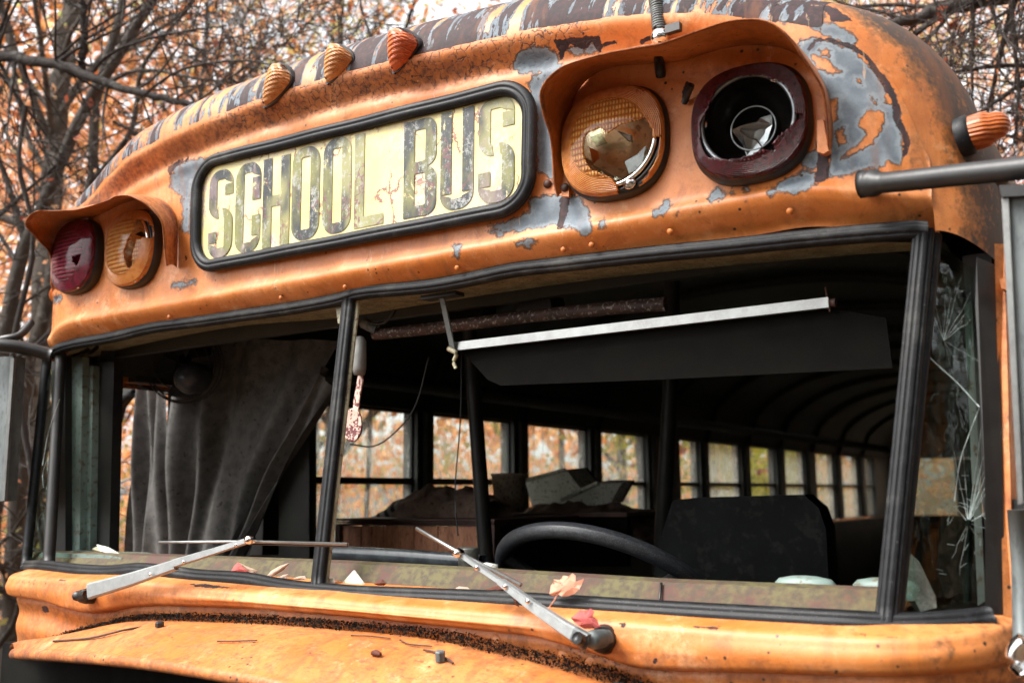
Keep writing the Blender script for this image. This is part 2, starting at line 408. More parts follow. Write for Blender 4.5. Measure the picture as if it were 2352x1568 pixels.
def amber(name, col, dark, glossc=.12):
    """moulded plastic lens: ribs and pillows as relief, see-through tint"""
    n = N(name)
    uv = n.sep(n.uv)                       # uv in metres about the lens centre
    r = n.math('SQRT', n.math('ADD', n.math('MULTIPLY', uv[0], uv[0]), n.math('MULTIPLY', uv[1], uv[1])))
    ringf = n.math('SINE', n.math('MULTIPLY', r, 2300.0))
    rowz = n.math('ABSOLUTE', n.math('SINE', n.math('MULTIPLY', uv[1], 285.0)))
    colx = n.math('ABSOLUTE', n.math('SINE', n.math('MULTIPLY', uv[0], 520.0)))
    pil = n.math('MULTIPLY', n.math('POWER', rowz, .6), n.math('POWER', colx, .5))
    inner = n.step(r, .072, .069)
    h = n.math('ADD', n.math('MULTIPLY', inner, n.math('MULTIPLY', pil, 2.2)), n.math('MULTIPLY', n.math('SUBTRACT', 1.0, inner), n.math('MULTIPLY', ringf, .28)))
    nz = n.noise(70, 4)
    h = n.math('ADD', h, n.math('MULTIPLY', nz, .4))
    c = n.mix(n.step(nz, .35, .7), col, dark)
    hl = n.math('MULTIPLY', n.math('MULTIPLY', inner, n.step(pil, .72, .95)), .75)
    c = n.mix(n.math('MULTIPLY', n.math('MULTIPLY', inner, n.step(pil, .55, .2)), .6), c, tuple(x * .45 for x in dark))  # gaps between pillows darkened in the colour as painted shade
    c = n.mix(hl, c, tuple(min(1, x * 1.5 + .05) for x in col))  # bright pillow highlights painted into the lens colour
    nr = n.bump(h, .9, .0022)
    g = n.bsdf(c, .16, 0, nr, Transmission_Weight=.35, IOR=1.35, Coat_Weight=.6, Coat_Roughness=.08)
    t = n.new('ShaderNodeBsdfTranslucent'); n.put(t.inputs['Color'], c); n.lk(nr, t.inputs['Normal'])
    return n.done(n.mixs(.25, g, t.outputs[0]))
M['amber'] = amber('amber_lens', (.95, .42, .11), (.80, .26, .045))
M['redlens'] = amber('red_lens', (.13, .004, .012), (.05, .003, .006))
M['pinklens'] = amber('faded_red_lens', (.30, .015, .05), (.12, .005, .02))
def ribbed(name, col, dark, d='Z', sc=40.0):
    n = N(name); w = n.wave(sc, n.obj, 'BANDS', d, 0.0, 1.0); nz = n.noise(40, 5)
    c = n.mix(n.step(nz, .35, .7), col, dark)
    c = n.mix(n.math('MULTIPLY', n.step(n.noise(120, 4), .58, .7), .35), c, tuple(x * .3 for x in dark))
    nr = n.bump(w, .7, .003)
    g = n.bsdf(c, .3, 0, nr, Coat_Weight=.4, Coat_Roughness=.15)
    t = n.new('ShaderNodeBsdfTranslucent'); n.put(t.inputs['Color'], c)
    return n.done(n.mixs(.2, g, t.outputs[0]))
M['lamp_amber'] = ribbed('clearance_amber', (.85, .42, .17), (.62, .25, .08))
M['lamp_red'] = ribbed('clearance_red', (.85, .22, .08), (.65, .14, .05))
M['marker'] = ribbed('marker_amber', (.55, .13, .012), (.32, .06, .006), 'Z', 52.0)
def sign_mat():
    n = N('sign_face'); nz = n.noise(5, 5); f = n.noise(60, 6)
    c = n.mix(n.step(nz, .35, .7), (.66, .55, .19), (.70, .61, .33))
    vv = n.new('ShaderNodeVectorMath'); vv.operation = 'ADD'; n.lk(n.map(n.obj, (1, 1, .6)), vv.inputs[0])
    dn = n.new('ShaderNodeVectorMath'); dn.operation = 'SCALE'; n.lk(n.noise(14, 5, col=True), dn.inputs[0]); dn.inputs['Scale'].default_value = .10
    n.lk(dn.outputs[0], vv.inputs[1])
    area = n.step(n.noise(7.5, 4, n.map(n.obj, (1, 1, .45), (3, 0, 1))), .50, .60)
    c = n.mix(n.math('MULTIPLY', area, n.step(f, .35, .65)), c, (.52, .41, .37))
    e1 = n.vor(11, vv.outputs[0], 'DISTANCE_TO_EDGE')
    crack = n.math('MULTIPLY', n.step(e1, .035, .012), n.step(n.noise(6, 3, n.map(n.obj, loc=(1, 2, 4))), .47, .56))
    c = n.mix(n.math('MULTIPLY', crack, .9), c, (.20, .05, .05))
    e2 = n.vor(30, vv.outputs[0], 'DISTANCE_TO_EDGE')
    c = n.mix(n.math('MULTIPLY', n.math('MULTIPLY', n.step(e2, .06, .02), area), .45), c, (.30, .12, .12))
    c = n.mix(n.math('MULTIPLY', n.step(n.noise(150, 3), .66, .70), .7), c, (.07, .05, .04))
    return n.done(n.bsdf(c, .42, 0, n.bump(n.math('ADD', n.math('MULTIPLY', crack, 2.0), f), .35, .0012)))
def letter_mat():
    n = N('worn_letter_paint'); f = n.noise(110, 7, rough=.8); st = n.noise(9, 5, n.map(n.obj, (1.1, 1, .55)))
    st2 = n.noise(30, 5, n.map(n.obj, (1.6, 1, .35)), rough=.7)
    c = n.mix(n.step(st, .44, .62), (.014, .018, .020), (.17, .165, .045))
    c = n.mix(n.math('MULTIPLY', n.step(n.noise(6, 3, n.map(n.obj, (1, 1, .5), (5, 1, 2))), .52, .62), .7), c, (.33, .31, .12))
    c = n.mix(n.math('MULTIPLY', n.step(n.math('ADD', f, n.math('MULTIPLY', n.math('SUBTRACT', st2, .5), .7)), .53, .64), .75), c, (.36, .37, .35))
    c = n.mix(n.math('MULTIPLY', n.step(n.noise(8, 4, n.map(n.obj, (1, 1, .5), (3, 0, 1))), .57, .64), .5), c, (.27, .19, .19))
    vv = n.new('ShaderNodeVectorMath'); vv.operation = 'ADD'; n.lk(n.map(n.obj, (1, 1, .6)), vv.inputs[0])
    dn = n.new('ShaderNodeVectorMath'); dn.operation = 'SCALE'; n.lk(n.noise(14, 5, col=True), dn.inputs[0]); dn.inputs['Scale'].default_value = .10
    n.lk(dn.outputs[0], vv.inputs[1])
    c = n.mix(n.step(n.noise(24, 8, n.map(n.obj, (1.3, 1, .7), (2, 2, 2)), .8, .8), .60, .63), c, (.58, .50, .24))
    crack = n.math('MULTIPLY', n.step(n.vor(16, vv.outputs[0], 'DISTANCE_TO_EDGE'), .035, .012), n.step(n.noise(6, 3), .46, .56))
    c = n.mix(n.math('MULTIPLY', crack, .8), c, (.15, .04, .05))
    return n.done(n.bsdf(c, .5, 0, n.bump(f, .3, .0008)))
M['sign'] = sign_mat(); M['letter'] = letter_mat()
M['bowl'] = simple('reflector_bowl', (.96, .90, .78), (.70, .58, .38), .2, .85, scale=14, bump=.35, bd=.003, dirt=(.5, .42, .3))
M['bowl_dark'] = simple('blackened_bowl', (.006, .006, .006), (.010, .010, .010), .10, 0, scale=5, bump=.3, bd=.004, Specular_IOR_Level=.7)
M['shard'] = simple('mirror_glass_shard', (.42, .44, .45), (.2, .22, .22), .22, .9, scale=20)
M['rust'] = simple('rusty_screw', (.06, .025, .015), (.035, .015, .01), .6, scale=60)
M['chip_orange'] = simple('orange_paint_bare', (.62, .20, .04), (.42, .12, .02), .5, scale=12)

# ================================================================== ground, far wood
def ground_mat():
    n = N('leaf_litter'); a_ = n.vor(14, feat='F1', out='Color'); nz = n.noise(3, 5)
    c = n.mix(n.step(n.sep(a_)[0], .2, .8), (.06, .032, .016), (.13, .065, .028))
    c = n.mix(n.step(nz, .45, .65), c, (.07, .05, .025))
    return n.done(n.bsdf(c, .9, 0, n.bump(n.vor(14), .6, .03)))
M['ground'] = ground_mat()
gx = np.linspace(-150, 150, 61)
G = np.array([[x, y, 0.12 * math.sin(x * .31) * math.cos(y * .23) if max(abs(x), abs(y)) > 8 else 0.0] for x in gx for y in gx])
mk('ground', G, grid_faces(61, 61), M['ground'], kind='structure')

# ================================================================== the bus
bus = empty('school_bus', (0, 5.0, 0), 'abandoned orange school bus with peeling paint, broken warning lights and missing windshield', 'school bus')

cre = catmull([(-1.187, 2.23), (-1.185, 2.28), (-1.18, 2.36), (-1.155, 2.48), (-1.075, 2.59), (-.88, 2.675), (-.6, 2.728), (-.3, 2.742), (0, 2.738), (.3, 2.715),
               (.6, 2.682), (.85, 2.622), (1.0, 2.56), (1.075, 2.49), (1.115, 2.38), (1.13, 2.28), (1.132, 2.23)], 720)
cs = np.concatenate([[0], np.cumsum(np.linalg.norm(np.diff(cre, axis=0), axis=1))])
tn = np.gradient(cre, axis=0); tn /= np.linalg.norm(tn, axis=1)[:, None]
nrm = np.stack([-tn[:, 1], tn[:, 0]], 1)
def sm(x, a_, b_):
    t = np.clip((np.asarray(x, float) - a_) / (b_ - a_), 0, 1); return t * t * (3 - 2 * t)
def brow(x): return .034 * (1 - sm(np.abs(x), .72, 1.0))
NX, NZ = 640, 120
xs = np.linspace(-1.1868, 1.1318, NX)
ztop = np.array([np.max(cre[np.abs(cre[:, 0] - x) <= .006, 1]) if np.any(np.abs(cre[:, 0] - x) <= .006) else 2.3 for x in xs])
ztop = np.convolve(np.pad(ztop, 4, 'edge'), np.ones(9) / 9, 'valid')
V = []
t = np.linspace(0, 1, NZ) ** .9
zb0 = 2.262 - .032 * sm(np.where(xs < 0, -xs - .055, xs), .93, 1.128)
Zg = zb0[:, None] + (ztop[:, None] - zb0[:, None]) * t[None]
Xg = np.repeat(xs[:, None], NZ, 1)
d = ztop[:, None] - Zg
slope = np.gradient(ztop, xs)[:, None]; d = d / np.sqrt(1 + slope ** 2)
bx = brow(Xg)
Yg = -bx * (1 - sm(d, .004, .060)) - .006 * (1 - sm(np.abs(d - .075), .0, .03))
Yg += .035 * (1 - sm(Zg - zb0[:, None], 0, .038))
Yg += -.010 * np.exp(-((Zg - zb0[:, None] - .05) / .014) ** 2)
Yg += .05 * np.clip((np.where(Xg < 0, -Xg - .055, Xg) - .97) / .158, 0, 1) ** 2            # rounds away towards the corners
wob = .0016 * np.sin(Xg * 17 + 1) * np.sin(Zg * 23) + .0012 * np.sin(Xg * 41 + Zg * 13)
Yg += wob
Yedge = Yg[:, -1]
V1 = np.stack([Xg, Yg, Zg], 2).reshape(-1, 3)
F1 = grid_faces(NX, NZ)
# roof side of the cap, from the crease outwards and back
ye = np.interp(cre[:, 0], xs, Yedge)
K = 46; V2 = []
wout = .085 - .05 * sm(-cre[:, 0], .9, 1.15) + .062 * sm(nrm[:, 1], .3, .9) * (1 - .85 * sm(cre[:, 0], .50, .92))
for k in range(K):
    if k < 30:
        ph0 = .58 * sm(np.where(cre[:, 0] < 0, -cre[:, 0] - .055, cre[:, 0]), 1.0, 1.12); ph = ph0 + (k / 29) * (math.pi / 2 - ph0); out = wout * (np.sin(ph) - np.sin(ph0)) / (1 - np.sin(ph0)); back = .22 * (np.cos(ph0) - np.cos(ph))
    else:
        out = wout + .015 * (k - 29) / 16 * sm(nrm[:, 1], .3, 1.0); back = .22 * np.cos(ph0) + .03 * (k - 29)
    V2.append(np.stack([cre[:, 0] + nrm[:, 0] * out, ye + back, cre[:, 1] + nrm[:, 1] * out], 1))
V2 = np.stack(V2, 1); V2[:, :, 2] -= (.055 * (1 - sm(cre[:, 1], 2.23, 2.40)))[:, None] * sm(np.arange(K), 0, 24)[None]; V2f = V2.reshape(-1, 3)
F2 = grid_faces(720, K)
F2 = [f[::-1] for f in F2]
hole = np.zeros(len(V1), bool)
for hx, hy in ((1418, 334), (1728, 290), (317, 574), (188, 592)):
    hc = P(hx, hy, 0.0); hole |= np.hypot(V1[:, 0] - hc[0], V1[:, 2] - hc[2]) < .084
F1 = [q for q in F1 if not hole[list(q)].any()]
bb = B(); bb.add(V1, F1); bb.add(V2f, F2)
CAPV = np.concatenate([V1, V2f])
capo = bb.mk('roof_cap', M['paint'], bus)
Vall = np.concatenate([V1, V2f]); pp = proj(Vall)
GREY = [
 z1([(1110, 1160), (1150, 1080), (1200, 1060), (1250, 1040), (1350, 1040), (1340, 1090), (1290, 1150), (1250, 1250), (1240, 1330), (1245, 1520), (1190, 1510), (1190, 1280), (1150, 1260), (1115, 1210)]),
 z2([(1190, 380), (1260, 320), (1400, 300), (1470, 360), (1470, 440), (1420, 480), (1350, 470), (1240, 470), (1190, 450)]),
 z2([(1270, 540), (1330, 500), (1400, 440), (1500, 420), (1450, 520), (1400, 640), (1440, 760), (1450, 900), (1460, 1100), (1475, 1270), (1440, 1170), (1370, 1130), (1340, 1120), (1345, 900), (1340, 760), (1310, 640)]),
 z2([(1310, 1290), (1450, 1270), (1620, 1290), (1660, 1350), (1690, 1440), (1680, 1530), (1640, 1540), (1560, 1490), (1450, 1470), (1350, 1490), (1200, 1510), (1080, 1510), (1020, 1475), (1150, 1450), (1290, 1380)]),
 z2([(2100, 1380), (2180, 1330), (2220, 1320), (2200, 1360), (2160, 1410), (2090, 1420)]), z2([(1745, 1450), (1780, 1440), (1785, 1475), (1755, 1480)]),
 z2([(1540, 300), (1560, 310), (1640, 280), (1650, 330), (1700, 270), (1740, 340), (1600, 360), (1520, 350)]),
 z5([(1200, 150), (1290, 110), (1340, 140), (1300, 175), (1210, 170)]), z5([(800, 170), (840, 160), (825, 245), (800, 230)]), z5([(1010, 75), (1090, 55), (1130, 90), (1100, 110), (1060, 85)]),
 rz([(350, 450), (360, 370), (440, 340), (560, 350), (680, 400), (800, 430), (940, 560), (1050, 680), (1110, 800), (1120, 920), (1200, 930), (1240, 1000), (1210, 1100), (1260, 1200), (1270, 1380), (1240, 1470), (1180, 1450), (1160, 1420), (1080, 1480), (1040, 1530), (990, 1530), (970, 1480), (850, 1520), (740, 1568), (610, 1568), (630, 1400), (600, 1200), (600, 900), (560, 750), (480, 640), (420, 560)]),
 rz([(540, 270), (560, 220), (640, 210), (720, 250), (780, 300), (830, 320), (850, 360), (820, 400), (760, 400), (650, 340), (550, 320)]),
 rz([(430, 200), (460, 170), (540, 180), (540, 270), (490, 270)]),
 rz([(160, 200), (190, 30), (200, -60), (400, -60), (400, 20), (480, 100), (420, 140), (300, 200)]), rz([(500, 90), (540, 90), (590, 150), (540, 150), (480, 130)]),
 rz([(-40, 180), (-40, -60), (90, -60), (90, 190)]),
 z3([(750, 1200), (800, 1170), (920, 1120), (980, 1130), (990, 1200), (930, 1240), (850, 1265), (740, 1240)]),
 z3([(890, 1040), (930, 990), (1000, 960), (1020, 1060), (980, 1110), (920, 1090)]),
 z3([(310, 1260), (350, 1230), (410, 1270), (400, 1290), (330, 1290), (310, 1320), (295, 1300)]), z3([(420, 1260), (450, 1245), (465, 1260), (440, 1275)]),
 z3([(510, 1240), (545, 1220), (570, 1245), (540, 1265)]), z3([(665, 1240), (720, 1230), (735, 1250), (700, 1285), (670, 1265)]),
 z3([(0, 1310), (40, 1300), (55, 1330), (20, 1390), (0, 1400)]), z3([(60, 1400), (90, 1390), (80, 1415)]),
 z4([(335, 500), (370, 480), (400, 500), (385, 540), (345, 545)]), z4([(1125, 430), (1160, 410), (1280, 390), (1270, 415), (1150, 440)]),
]
ORNG = [rz(q) for q in ([(460, 490), (540, 500), (640, 560), (650, 590), (735, 640), (650, 670), (530, 620), (480, 630)], [(600, 920), (640, 870), (700, 855), (690, 980), (705, 1030), (620, 1130), (600, 1010)],
 [(890, 1070), (940, 1010), (980, 970), (1060, 980), (1105, 1020), (1100, 1110), (1000, 1270), (900, 1340), (740, 1420), (720, 1400), (880, 1280), (950, 1200), (890, 1120)],
 [(655, 1150), (750, 1150), (780, 1280), (700, 1300), (670, 1250)], [(535, 450), (600, 430), (630, 450), (620, 500), (560, 500)], [(985, 850), (1020, 860), (1045, 960), (1000, 910)], [(850, 700), (915, 700), (910, 750), (880, 740)])]
DARK = [z1([(1080, 1110), (1130, 1060), (1200, 1040), (1280, 1035), (1200, 1065), (1150, 1085), (1110, 1150)]), z2([(1490, 1290), (1555, 1290), (1540, 1400), (1500, 1500), (1465, 1500), (1490, 1400)]),
 z2([(1450, 260), (1750, 235), (1770, 350), (1740, 340), (1700, 275), (1650, 330), (1560, 300), (1500, 400)]), z2([(1760, 280), (1870, 260), (1860, 290), (1780, 305)]), z2([(2000, 270), (2090, 230), (2080, 260), (2020, 290)]),
 rz([(400, -40), (520, 30), (700, 90), (850, 200), (760, 180), (640, 200), (600, 120), (490, 50)]), rz([(92, -60), (190, -60), (160, 215), (90, 200)]), z3([(1010, 1000), (1090, 990), (1070, 1170), (980, 1210)]),
 z3([(140, 530), (200, 560), (160, 650), (110, 640)]), z4([(345, 500), (372, 485), (392, 505), (360, 540)]), z4([(1205, 240), (1225, 225), (1225, 260), (1210, 268)])]
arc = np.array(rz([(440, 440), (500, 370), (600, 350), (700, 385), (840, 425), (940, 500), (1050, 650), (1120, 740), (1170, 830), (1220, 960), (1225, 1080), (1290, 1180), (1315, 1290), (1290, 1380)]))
pg = np.full(len(pp), -50.); pd = np.full(len(pp), -50.)
for q in GREY: pg = np.maximum(pg, sdf(pp, q))
for q in ORNG: pg = np.minimum(pg, -sdf(pp, q))
for q in DARK: pd = np.maximum(pd, sdf(pp, q))
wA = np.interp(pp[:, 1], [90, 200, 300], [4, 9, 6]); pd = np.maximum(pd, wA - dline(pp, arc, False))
front = Vall[:, 1] < .6
pg[~front] = -50; pd[~front] = -50
attr(capo, 'pgrey', np.clip(pg / 30 + .5, -.9, 1.9)); attr(capo, 'pdark', np.clip(pd / 18 + .5, -.9, 1.6))
dfull = np.concatenate([d.reshape(-1), np.zeros(len(V2f))])
isroof = np.concatenate([np.zeros(len(V1), bool), np.ones(len(V2f), bool)])
X_, Z_ = Vall[:, 0], Vall[:, 2]
rust = .95 * (1 - sm(dfull, .045, .085)) * sm(dfull, -.001, .018) * (~isroof)
rust *= np.interp(X_, [-1.1, -.5, .0, .30, .5, 1.1], [.95, .75, .80, .85, .35, .2])
rust += .35 * (~isroof) * sm(-X_, .75, 1.1) + .5 * isroof * sm(-X_, .25, .8)
cx_ = .5 * (1 - sm(dfull, .03, .09)) * (~isroof) * np.interp(X_, [-.6, -.2, .45, .7], [.3, 1.6, 1.6, .3])
attr(capo, 'rust', rust); attr(capo, 'crack', cx_ + .2 * isroof)
roofv = np.concatenate([np.zeros(len(V1)), np.tile(np.minimum(np.arange(K) / 29 * .22, .22 + np.arange(K) * .0) + np.maximum(0, np.arange(K) - 29) * .03, 720)])
ucoord = np.concatenate([V1[:, 0], np.repeat(cs - cs[np.argmin(np.abs(cre[:, 0]))], K)])
uvv = roofv.copy(); uvv[:len(V1)] = V1[:, 2] - 2.74
set_uv(capo, np.stack([ucoord + 5, uvv + 5], 1))
streak = np.where(isroof, 1.0, 0.0) * sm(roofv, -.004, .012) * np.interp(X_, [-1.15, -1.0, -.75, -.5, -.3, .9, .98, 1.02], [.9, .75, .62, .95, 1.3, 1.4, .9, 0])
streak += np.where(isroof, .0, 0)
attr(capo, 'streak', streak); attr(capo, 'sbias', np.interp(X_, [-1.1, -.6, -.2, .15, .35, .45, .8, 1.0], [.0, .0, .03, .09, .08, .03, .06, .07]))
dirt = isroof * sm(X_, .88, 1.10) * (.25 + 1.0 * sm(roofv, .01, .12)) + (~isroof) * .45 * sm(X_, 1.02, 1.13)
dirt += .55 * isroof * sm(-X_, .45, .9)
attr(capo, 'dirt', dirt * .95)
# rivets along the cap's lower lip
for px, py in [(383, 748), (640, 700), (788, 655), (1046, 605), (1290, 567), (1355, 568), (1536, 541), (1812, 495)]:
    c = P(px, py, .0); c[2] = 2.283; c[1] = .006
    v, f = lathe([(.0001, .004), (.003, .0037), (.005, .002), (.006, 0)], c, (0, -1, -.5), 10); mk('rivet', v, f, M['chip_orange'], bus)

# roof shell, side walls outside
rs = V2[:, -1][::12]; ysl = [rs[0, 1] + .0, 1.2, 2.5, 5, 7.5, 9.6]
Vr = np.concatenate([np.stack([rs[:, 0] * (1 + .003 * (i > 0)), np.full(len(rs), rs[:, 1] if i == 0 else y) if i else rs[:, 1], rs[:, 2] + .01 * min(i, 1)], 1) for i, y in enumerate(ysl)])
nr_ = len(rs)
Fr = grid_faces(len(ysl), nr_)
ro = mk('roof_shell', Vr, Fr, M['paint'], bus); attr(ro, 'dirt', np.full(len(Vr), .45)); attr(ro, 'rust', np.full(len(Vr), .3))

# ---- side walls with window bands
WT, WB, WM = 2.19, 1.60, 1.905
def side(sx):
    X0 = sx * 1.20
    b_ = B()
    b_.add(*box((X0, 4.95, 1.15), (.05, 9.3, .9 - .01)))           # lower panel
    b_.add(*box((X0, 4.95, 2.235), (.05, 9.3, .085)))
    o = b_.mk('side_panel', M['paint'], bus, smooth=False)
    lin = B(); xi = sx * 1.155
    lin.add(*box((xi, 4.93, 1.18), (.03, 9.28, .80))); lin.add(*box((xi, 4.93, 2.235), (.036, 9.28, .092)))
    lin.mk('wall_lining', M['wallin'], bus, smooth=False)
side(-1); side(1)
M['pane'] = None
def pane_mat(name, frost, streak=.5, tint=(.9, .93, .9)):
    n = N(name); tr = n.new('ShaderNodeBsdfTransparent'); n.put(tr.inputs['Color'], tint)
    sc = n.noise(5, 6, n.map(n.obj, (1, 4, 1.4), rot=(.5, 0, 0)), rough=.75, dist=1.2)
    sc2 = n.noise(16, 4, n.map(n.obj, (1, 3.2, .7), rot=(-.9, 0, 0)), rough=.7, dist=.6)
    fr = n.math('ADD', n.math('MULTIPLY', n.step(sc, .45, .66), streak), n.math('MULTIPLY', n.step(sc2, .55, .68), streak * .8))
    fr = n.math('ADD', fr, frost, clamp=True)
    df = n.bsdf((.60, .64, .60), .35, 0, n.bump(sc, .3, .002)); tl = n.new('ShaderNodeBsdfTranslucent'); n.put(tl.inputs['Color'], (.72, .76, .72))
    return n.done(n.mixs(n.math('MULTIPLY', fr, .85), tr.outputs[0], n.mixs(.72, df, tl.outputs[0])))
M['pane'] = pane_mat('scratched_pane', .10, .42); M['pane_grey'] = pane_mat('frosted_pane', .30, .6)
M['pane_blackout'] = simple('light_block_pane', (.03, .03, .025), (.015, .015, .012), .4)  # near-opaque dark panes, added to cut light from right and rear windows
M['pane_clear'] = pane_mat('clear_pane', .03, .12)
wy = [(.985, 1.60), (1.71, 2.30), (2.43, 3.02), (3.15, 3.70), (4.15, 4.47), (4.61, 5.20), (5.37, 5.94), (6.13, 6.66), (6.93, 7.51), (7.72, 8.32), (8.52, 8.90)]
def windows(sx, lst):
    prev = .80 if sx < 0 else .45
    for i, (a_, b_) in enumerate(lst):
        # post between windows
        v, f = box((sx * 1.178, (prev + a_) / 2, (WT + WB) / 2 + .005), (.075, a_ - prev - .004, WT - WB - .004)); mk('window_post', v, f, M['post'], bus, smooth=False)
        if i: 
            v, f = box((sx * 1.135, prev + .045, (WT + WB) / 2), (.012, .016, WT - WB)); mk('metal_channel', v, f, M['alum_dull'], bus, smooth=False)
        fr = B()
        fr.add(*box((sx * 1.175, (a_ + b_) / 2, WM), (.03, b_ - a_, .026)))
        fr.add(*box((sx * 1.175, (a_ + b_) / 2, WT - .006), (.03, b_ - a_, .012))); fr.add(*box((sx * 1.175, (a_ + b_) / 2, WB + .008), (.03, b_ - a_, .014)))
        for yy_ in (a_ + .004, b_ - .004): fr.add(*box((sx * 1.176, yy_, (WT + WB) / 2), (.026, .008, WT - WB - .03)))
        w = fr.mk('side_window', M['blackmetal'], bus, smooth=False)
        for z0, z1_ in ((WB + .016, WM - .014), (WM + .014, WT - .013)):
            v, f = box((sx * 1.175, (a_ + b_) / 2, (z0 + z1_) / 2), (.004, b_ - a_ - .002, z1_ - z0)); mk('pane', v, f, M['pane_grey'] if (i > 4 and i != 6 and i != 10) else (M['pane_clear'] if i in (6, 10) else M['pane']) if sx < 0 else M['pane_blackout'], w, smooth=False)
        prev = b_
    if sx > 0:
        v2_, f2_ = box((1.17, .30, 1.9), (.04, .29, .62)); mk('window_post', v2_, f2_, M['post'], bus, smooth=False)
    v, f = box((sx * 1.178, (prev + 9.6) / 2, (WT + WB) / 2), (.075, 9.6 - prev, WT - WB)); mk('window_post', v, f, M['post'], bus, smooth=False)
windows(-1, wy)
windows(1, [(1.0 + .72 * i, 1.60 + .72 * i) for i in range(11)])
# rear wall
b_ = B(); b_.add(*box((0, 9.62, 1.15), (2.3, .06, .9))); b_.add(*box((0, 9.62, 2.48), (2.3, .06, .58)))
for x in (-1.1, -.42, .42, 1.1): b_.add(*box((x, 9.62, 1.895), (.16, .06, .58)))
b_.mk('rear_wall', M['wallin'], bus, smooth=False)
for x0_, x1_ in ((-1.02, -.5), (-.34, .34), (.5, 1.02)):
    v, f = box(((x0_ + x1_) / 2, 9.62, 1.895), (x1_ - x0_, .006, .58)); mk('rear_window', v, f, M['pane_grey'] if x0_ < 0 else M['pane_blackout'], bus, smooth=False)
# floor, ceiling (barrel)
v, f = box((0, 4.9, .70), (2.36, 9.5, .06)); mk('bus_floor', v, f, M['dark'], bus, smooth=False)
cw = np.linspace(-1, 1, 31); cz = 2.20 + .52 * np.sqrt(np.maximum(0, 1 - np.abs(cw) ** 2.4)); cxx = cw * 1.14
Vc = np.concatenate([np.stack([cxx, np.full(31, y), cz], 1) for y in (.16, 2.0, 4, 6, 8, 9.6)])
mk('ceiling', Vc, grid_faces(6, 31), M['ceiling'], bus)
for y in (1.65, 2.37, 3.09, 3.9, 4.55, 5.3, 6.0, 6.8, 7.6, 8.4):
    pth = np.stack([cxx, np.full(31, y), cz - .012], 1); v, f = sweep(pth, circ(.022, 6, .008), (0, 1, 0)); mk('ceiling_rib', v, f, M['ceiling'], bus)
for sx in (-1, 1):
    v, f = tube([(sx * 1.10, .95, 2.285), (sx * 1.10, 9.5, 2.285)], .032, 10); mk('ceiling_moulding', v, f, M['ceiling'], bus)

# ---- header panel inside, above the windshield
h_up = [(118, 812), (264, 773), (562, 723), (773, 689), (939, 662), (1185, 619), (1431, 591), (1877, 546), (2110, 527)]
h_lo = [(118, 850), (264, 805), (527, 752), (773, 731), (920, 708), (1150, 672), (1431, 634), (1877, 592), (2110, 575)]
top = np.array([P(x, y, .043) for x, y in h_up]); bot = np.array([P(x, y, .20) for x, y in h_lo])
top = catmull(top, 24); bot = catmull(bot, 24); V = np.concatenate([top, bot]); F = [(i, i + 1, 25 + i, 24 + i) for i in range(23)]
pr = B(); pr.add(V, F); V2_ = V.copy(); V2_[:, 2] += .012; pr.add(V2_, [q[::-1] for q in F]); pr.mk('header_panel', M['header'], bus)
v, f = box((0, .215, 2.375), (2.26, .02, .25)); mk('header_backing', v, f, M['ceiling'], bus, smooth=False)

# ---- windshield rubber
def pathY(pts, Y):
    Ys = [Y] * len(pts) if np.isscalar(Y) else Y
    return np.array([P(x, y, yy) for (x, y), yy in zip(pts, Ys)])
gt = [(118, 812), (158, 793), (264, 773), (352, 752), (457, 738), (562, 723), (668, 708), (773, 689), (833, 672), (939, 662), (1009, 654), (1079, 641), (1185, 619), (1290, 607), (1431, 591), (1590, 575), (1666, 568), (1877, 546), (2088, 529), (2126, 530)]
pt = catmull(pathY(gt, [.03] * 18 + [.03, .036]), 120)
v, f = sweep(pt, rings(40, .0145, .0155, 3, .28), (0, -1, 0)); mk('windshield_gasket', v, f, M['rubber'], bus)
# recessed black band between cap lip and rubber
bandT = np.array([[x, .034 + .09 * float(sm(abs(x), .9, 1.15)), 2.285 - .03 * float(sm(abs(x), .95, 1.13))] for x in np.linspace(-1.19, 1.14, 40)])
bandB = np.array([[x, .045 + .06 * float(sm(abs(x), .95, 1.15)), np.interp(x, pt[:, 0], pt[:, 2])] for x in np.linspace(-1.19, 1.14, 40)])
V = np.concatenate([bandT, bandB, bandT + [0, .02, 0], bandB + [0, .02, 0]])
F = [(i, i + 1, 41 + i, 40 + i) for i in range(39)] + [(80 + i, 120 + i, 121 + i, 81 + i) for i in range(39)]
mk('upper_black_band', V, F, M['rubber'], bus)
gb = [(60, 1303), (100, 1303), (176, 1312), (246, 1316), (316, 1311), (387, 1317), (457, 1327), (562, 1334), (633, 1347), (703, 1357), (827, 1367), (1009, 1375), (1115, 1380), (1290, 1391), (1450, 1402), (1590, 1411), (1806, 1424), (1947, 1432), (2050, 1438), (2123, 1437), (2210, 1432), (2275, 1424)]
gy = [-.02, -.05] + [-.07] * 16 + [-.06, -.05, -.03, -.005]
pb = catmull(pathY(gb, gy), 130)
v, f = sweep(pb, rings(40, .019, .0145, 3, .25), (0, -1, 0)); mk('windshield_gasket', v, f, M['rubber'], bus)
pb2 = pb + [0, -.003, -.021]; v, f = tube(pb2, .0125, 10); mk('lower_seal_lip', v, f, M['rubber'], bus)
def post(name, p0, p1, prof, mat, **k):
    path = np.linspace(p0, p1, 24); v, f = sweep(path, prof, (0, -1, 0)); return mk(name, v, f, mat, bus, **k)
post('center_post', P(802, 684, .028), P(729, 1352, -.068), rings(40, .0165, .012, 3, .28), M['rubber'])
post('center_post_strip', P(822, 690, .036), P(748, 1345, -.052), circ(.0075, 4, .004), M['cream'], label='cream painted metal edge of the centre post')
